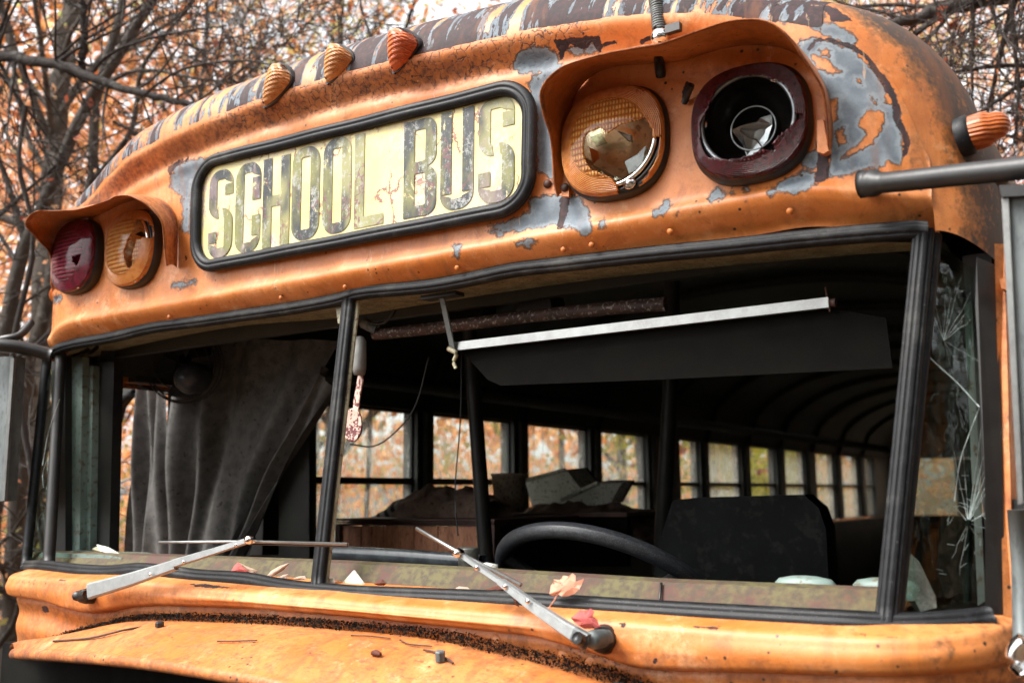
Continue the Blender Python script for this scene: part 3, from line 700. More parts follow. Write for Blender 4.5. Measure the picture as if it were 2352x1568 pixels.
post('corner_post', P(2122, 528, .035), P(2036, 1432, -.062), rings(48, .0155, .013, 4, .28), M['rubber'])
post('corner_post', P(2150, 540, .06), P(2058, 1432, -.045), rings(30, .009, .012, 2, .25), M['rubber'])
post('corner_post', P(108, 826, .06), P(60, 1296, -.01), circ(.013, 10), M['rubber'])
post('corner_post', P(140, 810, .045), P(112, 1298, -.04), circ(.015, 10), M['post'])
# right A pillar: black jamb, orange drip edge, seen obliquely
def plate(pts, Y, th, name, mat, parent=bus, **k):
    poly = pathY(pts, Y); v, f = prism(poly, (0, th, 0)); return mk(name, v, f, mat, parent, smooth=False, **k)
plate([(2243, 590), (2290, 610), (2312, 1440), (2262, 1430), (2262, 1100), (2240, 700)], [.05, .07, .02, .0, .02, .045], .03, 'jamb', M['post'])
jp = plate([(2284, 560), (2306, 560), (2318, 800), (2330, 1460), (2306, 1466), (2296, 1000)], [.06, .075, .07, .02, .01, .05], .05, 'door_pillar', M['paint'])
attr(jp, 'rust', np.full(len(jp.data.vertices), .45)); attr(jp, 'speck', np.full(len(jp.data.vertices), .4))
jp = plate([(2296, 640), (2318, 640), (2322, 668), (2300, 662)], [.04] * 4, .05, 'hinge', M['paint']); attr(jp, 'rust', np.full(len(jp.data.vertices), .7))
plate([(2282, 1146), (2352, 1146), (2352, 1205), (2290, 1205)], .045, .03, 'hinge', M['blackmetal'])
# interior pillars at the entrance corner (left in view)
def xplate(pts, X, th, name, mat, parent=bus, **k):
    poly = np.array([PX(x, y, X) for x, y in pts]); v, f = prism(poly, (th, 0, 0)); return mk(name, v, f, mat, parent, smooth=False, **k)
plate([(150, 820), (190, 820), (182, 1300), (150, 1300)], .12, .02, 'entrance_pillar', M['mint'])
plate([(196, 840), (214, 840), (206, 1292), (190, 1292)], .14, .02, 'entrance_pillar', M['mint'])
plate([(214, 830), (262, 830), (250, 1290), (206, 1290)], .16, .03, 'entrance_pillar', M['post'])
plate([(118, 815), (150, 815), (150, 1300), (120, 1300)], .10, .02, 'entrance_pillar', M['post'])
# dark partition with a round-cornered window opening
import itertools
op = [(310, 905), (290, 912), (272, 935), (262, 980), (252, 1275), (640, 1275), (640, 905)]
outp = [(330, 700), (260, 700), (220, 780), (214, 900), (205, 1330), (710, 1330), (710, 800)]
A1 = np.array([P(x, y, .62) for x, y in op]); A2 = np.array([P(x, y, .62) for x, y in outp]); A2[:, 2] = np.minimum(A2[:, 2], 2.5)
n7 = 7; V = np.concatenate([A1, A2, A1 + [0, .03, 0], A2 + [0, .03, 0]])
F = [(i, (i + 1) % 7, 7 + (i + 1) % 7, 7 + i) for i in range(7)] + [(14 + i, 21 + i, 21 + (i + 1) % 7, 14 + (i + 1) % 7) for i in range(7)] + [(i, 14 + i, 14 + (i + 1) % 7, (i + 1) % 7) for i in range(7)]
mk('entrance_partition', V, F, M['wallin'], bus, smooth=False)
rim = np.array([P(x, y, .612) for x, y in [(250, 1275), (256, 1100), (262, 985), (270, 940), (285, 915), (308, 902)]])
v, f = tube(catmull(rim, 30), .014, 8); mk('window_seal', v, f, M['rubber'], bus)
# quarter panes (cracked safety glass)
def cracked_mat():
    n = N('cracked_glass'); 
    tr = n.new('ShaderNodeBsdfTransparent'); n.put(tr.inputs['Color'], (.72, .78, .74))
    gl = n.new('ShaderNodeBsdfGlossy'); n.put(gl.inputs['Color'], (.8, .85, .85)); gl.inputs['Roughness'].default_value = .06
    nz = n.noise(7, 3); n.lk(n.bump(nz, .5, .01), gl.inputs['Normal'])
    base = n.mixs(.06, tr.outputs[0], gl.outputs[0])
    dust = n.step(n.noise(9, 6, rough=.7), .52, .75)
    df = n.bsdf((.34, .39, .36), .5)
    return n.done(n.mixs(n.math('MULTIPLY', dust, .13), base, df))
M['cglass'] = cracked_mat()
M['glassedge'] = simple('glass_fracture', (.45, .52, .50), (.16, .19, .18), .25, .2, scale=30)
def pane_xz(name, pts, Ys, mat, th=.005):
    poly = pathY(pts, Ys); v, f = prism(poly, (0, th, 0)); return mk(name, v, f, mat, bus, smooth=False)
qp = pane_xz('corner_window', [(2152, 560), (2240, 620), (2262, 1418), (2070, 1426)], [.07, .16, .12, -.03], M['cglass'])
def crackset(center, Yc, dirs, w=.0009, parent=None, wig=4):
    b_ = B()
    for ang, L0, L in dirs:
        p = []
        for s in np.linspace(0, 1, 6):
            rr = L0 + (L - L0) * s
            p.append(P(center[0] + rr * math.cos(ang) + rng.normal(0, wig) * s * .5, center[1] - rr * math.sin(ang) + rng.normal(0, wig) * s * .5, Yc))
        v, f = tube(p, np.linspace(w * .5, w * .15, 6), 4); b_.add(v, f)
    return b_
c1 = crackset((2224, 1200), .045, [(R_(90 - x), 8, l) for x, l in [(8, 250), (14, 190), (20, 240), (26, 160), (12, 150), (17, 120), (30, 110), (58, 70), (62, 80), (66, 60), (-3, 180), (-12, 200), (-40, 70), (110, 60), (205, 90), (150, 60), (190, 120)]])
for ang in rng.uniform(0, 2 * math.pi, 22):
    rr = rng.uniform(20, 130); x0, y0 = 2195 + rr * .6 * math.cos(ang), 1210 + rr * math.sin(ang)
    p = [P(x0 + t_ * 9 * math.cos(ang + 1.3), y0 + t_ * 9 * math.sin(ang + 1.3), .04) for t_ in np.linspace(-1, 1, 4)]
    v, f = tube(p, .0003, 4); c1.add(v, f)
c1.mk('crack', M['glassedge'], qp)
c2 = crackset((2168, 782), .05, [(R_(x), 0, l) for x, l in [(88, 150), (80, 110), (104, 100), (112, 150), (75, 150), (50, 95), (38, 80), (300, 60), (285, 90), (330, 100), (60, 130)]], w=.0007)
c2.mk('crack', M['glassedge'], qp)
p = catmull([P(x, y, .04) for x, y in [(2110, 795), (2150, 835), (2200, 880), (2250, 935)]], 14); v, f = tube(p, .0010, 5); mk('crack', v, f, M['glassedge'], qp)
p = [P(x, y, .03) for x, y in [(2250, 935), (2225, 1000), (2205, 1060), (2192, 1150)]]; v, f = tube(catmull(p, 14), .0006, 5); mk('crack', v, f, M['glassedge'], qp)
qpoly = pathY([(2066, 1270), (2082, 1262), (2110, 1290), (2148, 1370), (2150, 1395), (2115, 1404), (2085, 1350)], -.0)
v, f = prism(qpoly, (0, .004, 0)); mk('hanging_glass_flap', v, f, pane_mat('crazed_flap', .30, .5, (.8, .86, .84)), qp, smooth=False)
plate([(2214, 700), (2232, 690), (2262, 1380), (2246, 1390)], [.14, .15, .10, .09], .006, 'jamb_strip', M['mint'])
q2 = pane_xz('corner_window', [(112, 850), (140, 850), (118, 1290), (68, 1290)], [.04, .03, -.04, -.02], M['cglass'])
cl = B()
for (xa, ya), (xb, yb) in [((137, 917), (98, 1068)), ((108, 1055), (100, 1120)), ((115, 1110), (112, 1130)), ((100, 1170), (88, 1218)), ((118, 1190), (112, 1210)), ((110, 1225), (106, 1232)), ((122, 1222), (118, 1228))]:
    v, f = tube(catmull([P(xa, ya, .0), P((xa + xb) / 2 - 6, (ya + yb) / 2, .0), P(xb, yb, -.0)], 6), .0012, 4); cl.add(v, f)
cl.mk('crack', M['glassedge'], q2)

# ---- cowl below the windshield
ctop = [(18, 1324), (141, 1329), (316, 1335), (457, 1350), (827, 1382), (1115, 1405), (1290, 1416), (1590, 1440), (1947, 1462), (2123, 1468), (2298, 1464)]
clow = [(18, 1369), (88, 1379), (141, 1397), (190, 1407), (225, 1404), (281, 1391), (352, 1388), (562, 1395), (827, 1418), (1009, 1437), (1220, 1460), (1290, 1481), (1361, 1502), (1413, 1523), (1466, 1537), (1590, 1541), (1736, 1543), (1947, 1551), (2228, 1553), (2320, 1543)]
ctw = np.array([P(x, y, -.12) for x, y in ctop]); clw = np.array([P(x, y, -.125) for x, y in clow])
XC = 1.205; xsC = np.linspace(-XC + .07, XC, 520)
# left end is seen where it has already turned back: stretch the traced x there
def remap(a_): 
    a_ = a_.copy(); L = a_[:, 0] < -.3; a_[L, 0] = -.3 + (a_[L, 0] + .3) * (1.12 - .3) / (1.013 - .3); return a_
ctw2, clw2 = ctw, clw
zt = np.interp(xsC, ctw2[:, 0], ctw2[:, 2]); zl = np.interp(xsC, clw2[:, 0], clw2[:, 2])
ker = np.ones(11) / 11; zl = np.convolve(np.pad(zl, 5, 'edge'), ker, 'valid'); zt = np.convolve(np.pad(zt, 5, 'edge'), ker, 'valid')
rc = .17; ax = np.where(xsC < 0, -xsC + .07, xsC); yy = np.where(ax > XC - rc, rc - np.sqrt(np.maximum(0, rc ** 2 - (ax - (XC - rc)) ** 2)), 0)
rows = []
def rowp(y, z): rows.append(np.stack([xsC, np.broadcast_to(y, xsC.shape) + yy, np.broadcast_to(z, xsC.shape)], 1))
rowp(-.02, zt + .022)
rowp(-.075, zt + .012); rowp(-.105, zt + .004)
for k in range(1, 6): rowp(-.105 - .020 * math.sin(k / 5 * 1.57), zt + .004 - .016 * (1 - math.cos(k / 5 * 1.57)))
for k in range(1, 9): rowp(-.125 - .004 * math.sin(k / 9 * 3.14), zt - .012 + (zl + .008 - (zt - .012)) * k / 9)
for k in range(0, 6): rowp(-.125 + .03 * (1 - math.cos(k / 5 * 1.57)), zl + .008 - .012 * math.sin(k / 5 * 1.57))
bkz = np.array([P(x, y, -.135) for x, y in b1([(150, 1308), (400, 1268), (650, 1208), (800, 1172), (1000, 1160), (1300, 1165), (1700, 1180), (2000, 1200)]) + b2([(0, 1215), (500, 1260), (800, 1310), (1100, 1380), (1400, 1450), (1700, 1530)])])
zfl = np.where((xsC > bkz[0, 0]) & (xsC < .78), np.interp(xsC, bkz[:, 0], bkz[:, 2]) - .035, 0)
for k in range(1, 26): rowp(-.093 - .004 * math.sin(k * .5), np.maximum(zl - .004 - .135 * (k / 25) ** 1.3, zfl))
rowp(-.06, np.maximum(zl - .15, zfl))
V = np.stack(rows, 1); nrw = V.shape[1]
V[:, :, 1] += .0015 * np.sin(V[:, :, 0] * 19) * np.sin(V[:, :, 2] * 40)
Vf = V.reshape(-1, 3); F = [q for q in grid_faces(len(xsC), nrw)]
F = [q[::-1] for q in F]
cowl = mk('cowl', Vf, F, M['paint'], bus)
pp = proj(Vf)
back = b1([(60, 1340), (150, 1310), (400, 1270), (650, 1210), (800, 1170), (1000, 1160), (1300, 1165), (1700, 1180), (2000, 1200)]) + b2([(0, 1215), (500, 1260), (800, 1310), (1100, 1380), (1400, 1450), (1700, 1530), (1900, 1590)])
bkd = dline(pp, back, False)
attr(cowl, 'speck', np.clip(1.25 - bkd / 42, 0, 1.1) * (pp[:, 0] > 170) + .75 * np.clip(1 - dline(pp, [(1300, 1490), (1360, 1510), (1560, 1560)], False) / 30, 0, 1) + .4 * np.clip(1 - dline(pp, [(1340, 1455), (1380, 1480)], False) / 60, 0, 1))
attr(cowl, 'rust', .48 * np.clip(1 - dline(pp, [(20, 1345), (300, 1360), (500, 1370)], False) / 60, 0, 1) + .5 * sm(Vf[:, 0], 1.05, 1.2) + .45 * (pp[:, 1] > np.interp(pp[:, 0], [0, 2300], [1380, 1560])))
attr(cowl, 'fleck', np.full(len(Vf), .25)); attr(cowl, 'dirt', .40 * sm(Vf[:, 0], 1.0, 1.2))
pdk = np.full(len(pp), -50.)
for q in (b1([(360, 885), (440, 890), (425, 905), (400, 900)]), b3([(140, 1190), (210, 1190), (250, 1200), (320, 1195), (380, 1215), (340, 1225), (270, 1215), (220, 1205)]), b3([(1270, 1245), (1340, 1243), (1310, 1262)]), b3([(1420, 1262), (1540, 1268), (1500, 1280)]),
          b1([(1230, 915), (1500, 930), (1590, 948), (1400, 945), (1270, 935)]), b2([(1870, 1175), (1920, 1180), (1915, 1205), (1890, 1200)]), b2([(2100, 1410), (2125, 1405), (2120, 1445), (2100, 1440)]), b1([(270, 1060), (310, 1070), (318, 1100), (290, 1110)])): pdk = np.maximum(pdk, sdf(pp, q))
attr(cowl, 'pdark', np.clip(pdk / 9 + .5, -.6, 1.6))
attr(cowl, 'pgrey', np.full(len(pp), -.6)); attr(cowl, 'streak', np.zeros(len(pp)))
for cxp, cyp in b2([(1075, 1295), (1515, 1385), (1695, 1430)]):
    v, f = lathe([(.0001, .004), (.008, .004), (.0115, .0015), (.013, 0)], P(cxp, cyp, -.094), (0, -1, 0), 16); mk('bolt_head', v, f, M['paint'], bus)

# ---- bonnet panel
bk = catmull([P(x, y, -.135) for x, y in b1([(60, 1340), (150, 1308), (400, 1268), (650, 1208), (800, 1172), (1000, 1160), (1300, 1165), (1700, 1180), (2000, 1200)]) + b2([(0, 1215), (500, 1260), (800, 1310), (1100, 1380), (1400, 1450), (1700, 1530), (2000, 1625), (2400, 1800)])], 260)
frp = b1([(92, 1342), (200, 1344), (400, 1352), (700, 1372), (1000, 1402), (1400, 1460), (1700, 1508), (1950, 1566), (2400, 1690), (3200, 1990)])
fr_ = catmull([P(x, y, yy_) for (x, y), yy_ in zip(frp, [-.15, -.19, -.25, -.29, -.30, -.31, -.31, -.31, -.31, -.31])], 260)
rowsH = []
for k in range(22):
    s = k / 21; r = bk * (1 - s) + fr_ * s; r = r.copy(); r[:, 2] += .012 * math.sin(s * math.pi); rowsH.append(r)
rowsH.insert(0, bk + [0, .03, -.012])
for k in range(1, 6):
    a_ = k / 5 * math.pi * .75; rowsH.append(fr_ + [0, -.012 * math.sin(a_), -.012 * (1 - math.cos(a_))])
rowsH.append(fr_ + [0, .012, -.027]); rowsH.append(fr_ + [0, .03, -.022])
V = np.stack(rowsH, 1); hood = mk('hood', V.reshape(-1, 3), [q[::-1] for q in grid_faces(260, len(rowsH))], M['paint'], bus)
nh = len(V.reshape(-1, 3)); attr(hood, 'rust', np.interp(np.tile(np.linspace(0, 1, len(rowsH)), 260), [0, .1, .7, .85, 1], [.7, .46, .40, .6, .95]) + .25 * np.repeat(np.linspace(1, 0, 260) ** 3, len(rowsH)))
attr(hood, 'crack', np.full(nh, .1)); attr(hood, 'fleck', np.full(nh, 1.0)); attr(hood, 'speck', np.full(nh, .12) + .8 * (1 - np.clip(np.tile(np.linspace(0, 1, len(rowsH)), 260) / .06, 0, 1)))
attr(hood, 'pdark', np.full(nh, -.6)); attr(hood, 'pgrey', np.full(nh, -.6))
v, f = box((0, -.06, 1.0), (2.2, .03, .98)); mk('firewall', v, f, M['dark'], bus, smooth=False)
b_ = B(); b_.add(*box((-.72, -.8, .85), (.05, 1.4, 1.1))); b_.add(*box((.72, -.8, .80), (.05, 1.4, 1.0))); b_.add(*box((0, -1.0, .75), (1.4, .8, .8)))
b_.mk('engine_bay', M['dark'], bus, smooth=False)
# engine hood hinge strip at lower right
v, f = tube([P(x, y, -.14) for x, y in [(1413, 1578), (1480, 1600), (1560, 1640)]], .01, 6); mk('hinge_strip', v, f, M['alum_dull'], bus)

# ---- the SCHOOL BUS sign
SY = -.012
TL, BL, TR, BR = [P(x, y, SY) for x, y in [(451.5, 368), (443, 633), (1234, 173.5), (1232, 486)]]
def S(s, t, dy=0.0):
    p = (1 - t) * ((1 - s) * TL + s * TR) + t * ((1 - s) * BL + s * BR); return p + [0, dy, 0]
SW = np.linalg.norm(TR - TL); SH = (np.linalg.norm(BL - TL) + np.linalg.norm(BR - TR)) / 2
def rrect(w, h, r, n=12):
    o = []
    for cx0, cy0, a0 in ((w - r, h - r, 0), (r, h - r, 90), (r, r, 180), (w - r, r, 270)):
        for a_ in np.linspace(a0, a0 + 90, n): o.append((cx0 + r * math.cos(R_(a_)), cy0 + r * math.sin(R_(a_))))
    return np.array(o)
gr = rrect(SW - .026, SH - .026, .068) + .013
path = np.array([S(x / SW, y / SH, -.006) for x, y in gr])
# densify
pd_ = []
for i in range(len(path)):
    q0, q1 = path[i], path[(i + 1) % len(path)]; nn = max(1, int(np.linalg.norm(q1 - q0) / .012))
    for k in range(nn): pd_.append(q0 + (q1 - q0) * k / nn)
path = np.array(pd_); path[:, 1] += .0012 * np.sin(np.arange(len(path)) * .31)
sign = mk('destination_sign', *prism([S(x / SW, y / SH, .0) for x, y in rrect(SW - .03, SH - .03, .06) + .015], (0, .012, 0)), M['sign'], bus, smooth=False)
v, f = sweep(path, rings(40, .0155, .0115, 2, .3), (0, -1, 0), closed=True); mk('sign_gasket', v, f, M['rubber'], sign)
def to_st(zx, zy):
    p = P(*sg([(zx, zy)])[0], SY)
    s = .5; t_ = .5
    for _ in range(30):
        e = S(s, t_) - p; g1 = (S(s + .001, t_) - S(s, t_)) / .001; g2 = (S(s, t_ + .001) - S(s, t_)) / .001
        s -= (e @ g1) / (g1 @ g1); t_ -= (e @ g2) / (g2 @ g2)
    return s, t_
def ring_letter(bx, sk, rr, gap=None, sharp=(0, 0, 0, 0), n=9):
    """bx=(l,r,t,b) in metres; stroke (sx, st, sb); rr outer radius; gap=(a0,a1) fraction of perimeter removed"""
    l, r, t_, b_ = bx; sx, st, sb = sk
    O, I = [], []
    cs_ = [(r, t_, 1, -1), (r, b_, 1, 1), (l, b_, -1, 1), (l, t_, -1, -1)]     # clockwise from top right
    for k, (x, y, dx, dy) in enumerate(cs_):
        R0 = 1e-4 if sharp[k] else rr; ri = .0035
        st_ = st if dy < 0 else sb
        a0 = {0: -90, 1: 0, 2: 90, 3: 180}[k]
        for a_ in np.linspace(a0, a0 + 90, n):
            O.append((x - dx * R0 + R0 * math.cos(R_(a_)), y - dy * R0 + R0 * math.sin(R_(a_))))
            xi, yi = x - dx * sx, y - dy * st_
            I.append((xi - dx * ri + ri * math.cos(R_(a_)), yi - dy * ri + ri * math.sin(R_(a_))))
    return np.array(O), np.array(I)
def strip_faces(O, I, keep):
    n = len(O); V = np.concatenate([O, I]); F = [(i, (i + 1) % n, n + (i + 1) % n, n + i) for i in range(n) if keep(i)]
    return V, F
def letter(ch, zl, zr, ztop, zbot):
    s0, ta = to_st((zl + zr) / 2 - (zr - zl) / 2, (ztop + zbot) / 2); s1, _ = to_st(zr, (ztop + zbot) / 2)
    _, t0 = to_st((zl + zr) / 2, ztop); _, t1 = to_st((zl + zr) / 2, zbot)
    l, r, t_, b_ = s0 * SW, s1 * SW, t0 * SH, t1 * SH; w = r - l; h = b_ - t_
    sx = .335 * w; st = .11 * h; rr = .42 * w; mid = (t_ + b_) / 2; V = []; F = []; nn = 9
    out = B()
    def addq(x0, x1, y0, y1): out.add([(x0, y0), (x1, y0), (x1, y1), (x0, y1)], [(0, 1, 2, 3)])
    if ch == 'O':
        O, I = ring_letter((l, r, t_, b_), (sx, st, st), rr); out.add(*strip_faces(O, I, lambda i: True))
    elif ch == 'C':
        yb = mid - .07 * h; yc = mid + .10 * h
        for q, top in (((l, r, t_, mid), True), ((l, r, mid, b_), False)):
            O, I = ring_letter((l, r, t_, b_), (sx, st, st), rr)
            break
        n = len(O); V = np.concatenate([O, I]); F = [(i, i + 1, n + i + 1, n + i) for i in range(n - 1) if i != 8]
        # close with left/top wrap and cut the right side
        F.append((n - 1, 0, n, 2 * n - 1)); out.add(V, F)
        addq(r - sx, r, t_ + rr, yb); addq(r - sx, r, yc, b_ - rr)
    elif ch == 'S':
        O, I = ring_letter((l, r, t_, mid + st / 2), (sx, st, st), rr, sharp=(0, 0, 0, 0)); n = len(O)
        # upper bowl: drop right side below the notch and bottom-right corner
        out.add(np.concatenate([O, I]), [(i, (i + 1) % n, n + (i + 1) % n, n + i) for i in range(n) if not (8 <= i <= 17)])
        addq(r - sx, r, t_ + rr, t_ + .30 * h)
        O, I = ring_letter((l, r, mid - st / 2 + .0, b_), (sx, st, st), rr); n = len(O)
        # lower bowl, its top stroke begins where the upper one ends
        keep = [i for i in range(n) if not (26 <= i <= 35)]
        O = O.copy(); I = I.copy()
        F = [(i, (i + 1) % n, n + (i + 1) % n, n + i) for i in keep if i != 35]
        V = np.concatenate([O, I]); V = np.c_[V, np.full(len(V), -.0007)]
        out.V.append(V); out.F += [tuple(k + out.n for k in q) for q in F]; out.n += len(V)
        addq(l, l + sx, b_ - .30 * h, b_ - rr)
    elif ch == 'H':
        addq(l, l + sx, t_, b_); addq(r - sx, r, t_, b_); addq(l + sx, r - sx, mid - .07 * h, mid + .05 * h)
    elif ch == 'L':
        addq(l, l + sx, t_, b_ - st); addq(l, r, b_ - st, b_)
    elif ch == 'U':
        O, I = ring_letter((l, r, t_, b_), (sx, st, st), rr, sharp=(1, 0, 0, 1)); n = len(O); V = np.concatenate([O, I])
        out.add(V, [(i, i + 1, n + i + 1, n + i) for i in range(9, 26)])
        addq(l, l + sx, t_, b_ - rr); addq(r - sx, r, t_, b_ - rr)
    elif ch == 'B':
        for (y0, y1, sts, sbs) in ((t_, mid, st, st * .55), (mid, b_, st * .55, st)):
            O, I = ring_letter((l, r, y0, y1), (sx, sts, sbs), rr * .75, sharp=(0, 0, 1, 1)); out.add(*strip_faces(O, I, lambda i: True))
    VV = []
    for blk in out.V:
        for p in blk:
            VV.append(S(p[0] / SW, p[1] / SH, -.0015 + (p[2] if len(p) > 2 else 0)))
    mk('letter', VV, out.F, M['letter'], sign, smooth=False)
for ch, zl, zr, zt_, zb_ in [('S', 112, 268, 590, 1158), ('C', 286, 450, 545, 1125), ('H', 465, 640, 505, 1085), ('O', 655, 835, 440, 1042), ('O', 858, 1042, 380, 1000),
                             ('L', 1064, 1255, 340, 955), ('B', 1386, 1598, 258, 890), ('U', 1626, 1842, 195, 845), ('S', 1874, 2108, 112, 800)]:
    letter(ch, zl, zr, zt_, zb_)

# ---- flashing warning lights
def warning_light(cpx, rx, holes, zmap, lens_mat, bowl_mat, label, ring=True, bowl_r=.078, shards=(), tiltx=0.0, face=0.0, ring_mat=None, extra=None):
    c = P(*cpx, face); ax_ = np.array([tiltx, -1.0, 0.0]); ax_ /= np.linalg.norm(ax_)
    hs_ = mk('warning_light', *lathe([(rx * 1.02, -.02), (rx * 1.03, .012), (rx * 1.0, .022), (rx * .95, .025), (rx * .82, .025), (rx * .82, .016)], c, ax_, 72, (1, 0, 0), 2.6), M['blackmetal'], bus, label=label)
    # bowl + bright ring
    pr = [(bowl_r, .022)] + [(bowl_r * math.cos(k / 24 * 1.5), .022 - .085 * math.sin(k / 24 * 1.5)) for k in range(1, 25)] + [(.0005, -.063)]
    v, f = lathe(pr, c + ax_ * .008, ax_, 48); mk('reflector_bowl', v, f, bowl_mat, hs_)
    if ring:
        t = np.linspace(0, 2 * math.pi, 64, endpoint=False)
        for rr, tr_, hh, mt in ((bowl_r * 1.05, .0042, .030, ring_mat or M['chrome']), (bowl_r * 1.17, .003, .026, M['blackmetal'])):
            v, f = lathe([(rr + tr_ * math.cos(q), hh + tr_ * math.sin(q)) for q in np.linspace(0, 2 * math.pi, 9)], c, ax_, 64); mk('light_ring', v, f, mt, hs_)
        for aa in (-68, 52, 172):
            p0 = c + ax_ * .029 + np.array([math.cos(R_(aa)), 0, math.sin(R_(aa))]) * (bowl_r * 1.13)
            v, f = lathe([(.0001, .004), (.006, .0038), (.0075, .001), (.012, .001), (.012, -.002)], p0, ax_, 12); mk('ring_tab', v, f, M['chrome'], hs_)
    # dome lens, superellipse plan
    na, nr2 = 180, 46; e_ = 2.55; V = []; UVs = []
    for i in range(nr2):
        q = i / (nr2 - 1)
        for j in range(na):
            th = 2 * math.pi * j / na; k = (abs(math.cos(th)) ** e_ + abs(math.sin(th)) ** e_) ** (-1 / e_)
            k = 1 + (k - 1) * min(1, q * 1.3); r = q * rx * k
            h = .030 + .022 * (1 - q ** 2.6) if q < .97 else .030 - .012 * (q - .97) / .03
            u, w_ = r * math.cos(th), r * math.sin(th)
            xd = np.cross([0, 0, 1], ax_); V.append(c + ax_ * h + xd * u + np.array([0, 0, 1]) * w_); UVs.append((u, w_))
    V = np.array(V); F = grid_faces(nr2, na, False, True)
    pp_ = proj(V); bad = np.zeros(len(V), bool)
    for hpoly in holes:
        q = np.array(zmap(hpoly)); jag = rng.normal(0, 1.1, len(V))
        bad |= (sdf(pp_, q) + jag * .6) > 0
    F = [q for q in F if not all(bad[i] for i in q)]
    used = np.unique(np.array(F)); mp = -np.ones(len(V), int); mp[used] = np.arange(len(used))
    F = [tuple(mp[i] for i in q) for q in F]
    Vu = V[used]; n0 = len(Vu)
    # give the plastic its thickness
    from collections import Counter
    ec = Counter()
    for q in F:
        for a_, b_ in zip(q, q[1:] + q[:1]): ec[(min(a_, b_), max(a_, b_))] += 1
    F2_ = [tuple(i + n0 for i in q[::-1]) for q in F]
    for q in F:
        for a_, b_ in zip(q, q[1:] + q[:1]):
            if ec[(min(a_, b_), max(a_, b_))] == 1: F2_.append((b_, a_, a_ + n0, b_ + n0))
    o = mk('lens', np.concatenate([Vu, Vu - ax_ * .0035]), F + F2_, lens_mat, hs_)
    set_uv(o, np.concatenate([np.array(UVs)[used]] * 2))
    for spoly, mt, dd in shards:
        q = zmap(spoly); poly = np.array([P(x, y, c[1] - dd) for x, y in q]); poly[:, 1] += np.linspace(0, .02, len(poly))
        v, f = prism(poly, (0, .003, 0)); mk('glass_shard', v, f, mt, hs_, smooth=False)
    return hs_
H_AR = [[(560, 640), (740, 575), (825, 640), (1000, 530), (1200, 475), (1290, 450), (1350, 520), (1395, 680), (1600, 640), (1600, 700), (1480, 705), (1460, 850), (1400, 1020), (1320, 1180), (1230, 1310), (1310, 1360), (1150, 1520), (940, 1500), (930, 1290), (850, 1200), (700, 1130), (620, 1110), (540, 1000), (515, 850), (530, 720)]]
AR = warning_light((1418, 334), .098, H_AR, az, M['amber'], M['bowl'], 'amber warning light with a large hole broken in its lens, in front of a tan reflector', tiltx=.08,
              shards=[([(600, 820), (700, 870), (690, 940), (610, 985), (580, 1000)], M['chip_orange'], .0), ([(1160, 1060), (1215, 1055), (1205, 1110), (1165, 1120)], M['shard'], .005), ([(940, 620), (1100, 660), (1090, 740), (1000, 700)], M['shard'], .0)])
H_RR = [[(285, 700), (340, 560), (480, 490), (640, 480), (790, 540), (850, 640), (860, 740), (935, 728), (960, 700), (870, 800), (780, 870), (712, 930), (740, 990), (640, 985), (520, 1030), (400, 1050), (280, 1030), (235, 950), (230, 800)]]
M['ringgrey'] = simple('worn_steel_ring', (.30, .32, .33), (.16, .17, .18), .35, .8, scale=30)
wr = warning_light((1728, 290), .095, H_RR, z3, M['redlens'], M['bowl_dark'], 'red warning light mostly broken away around a black empty bowl', bowl_r=.071, tiltx=.08, ring_mat=M['ringgrey'],
              shards=[([(440, 850), (500, 820), (560, 800), (600, 790), (620, 760), (690, 735), (690, 800), (655, 900), (600, 960), (520, 1025), (490, 930)], M['shard'], -.01)])
H_AL = [[(1400, 500), (1370, 640), (1300, 760), (1250, 900), (1270, 1020), (1290, 1100), (1330, 1130), (1380, 1090), (1370, 950), (1430, 750), (1500, 735), (1640, 740), (1640, 620), (1600, 520), (1480, 480)],
        [(1580, 1080), (1660, 960), (1720, 990), (1820, 1000), (1800, 1250), (1600, 1320), (1400, 1260), (1590, 1160)]]
warning_light((317, 574), .098, H_AL, lz, M['amber'], M['bowl'], 'amber warning light with jagged gaps, beside the left red light',
              shards=[([(1500, 690), (1560, 650), (1640, 670), (1600, 710), (1530, 725)], M['shard'], .0), ([(1400, 690), (1450, 640), (1510, 690), (1500, 730)], M['blackmetal'], .0)])
H_RL = [[(600, 960), (720, 930), (700, 1040), (660, 1110), (640, 1060), (610, 1050)]]
wl = warning_light((188, 592), .098, H_RL, lz, M['pinklens'], M['bowl'], 'red warning light nearly whole, faded to pink at its top',
              shards=[([(600, 970), (715, 935), (690, 1010), (655, 1100), (625, 1010)], M['shard'], .01), ([(580, 1200), (600, 1170), (620, 1250), (600, 1245)], M['shard'], -.03)])

v, f = lathe([(.036 + .0012 * math.cos(q), .012 + .0012 * math.sin(q)) for q in np.linspace(0, 6.283, 7)], P(1735, 300, 0), (.08, -1, 0), 48); mk('bulb_ring', v, f, M['ringgrey'], wr)
v, f = tube([P(1700, 300, .01), P(1718, 315, .0), P(1738, 322, .005), P(1752, 340, .01)], .0013, 5); mk('filament', v, f, M['rust'], wr)
for pl in ([(1010, 985), (1180, 900), (1290, 800), (1330, 900), (1230, 1060), (1060, 1130)], [(600, 1010), (760, 1120), (900, 1170), (1000, 1190), (880, 1215), (720, 1160)], [(620, 700), (760, 660), (800, 760), (690, 820)]):
    poly = np.array([P(x, y, -.012) for x, y in az(pl)]); poly[:, 1] += rng.uniform(-.004, .01, len(poly)); v, f = prism(poly, (0, .002, 0)); mk('glass_shard', v, f, M['cglass'], bus.children[0] if False else AR, smooth=False)

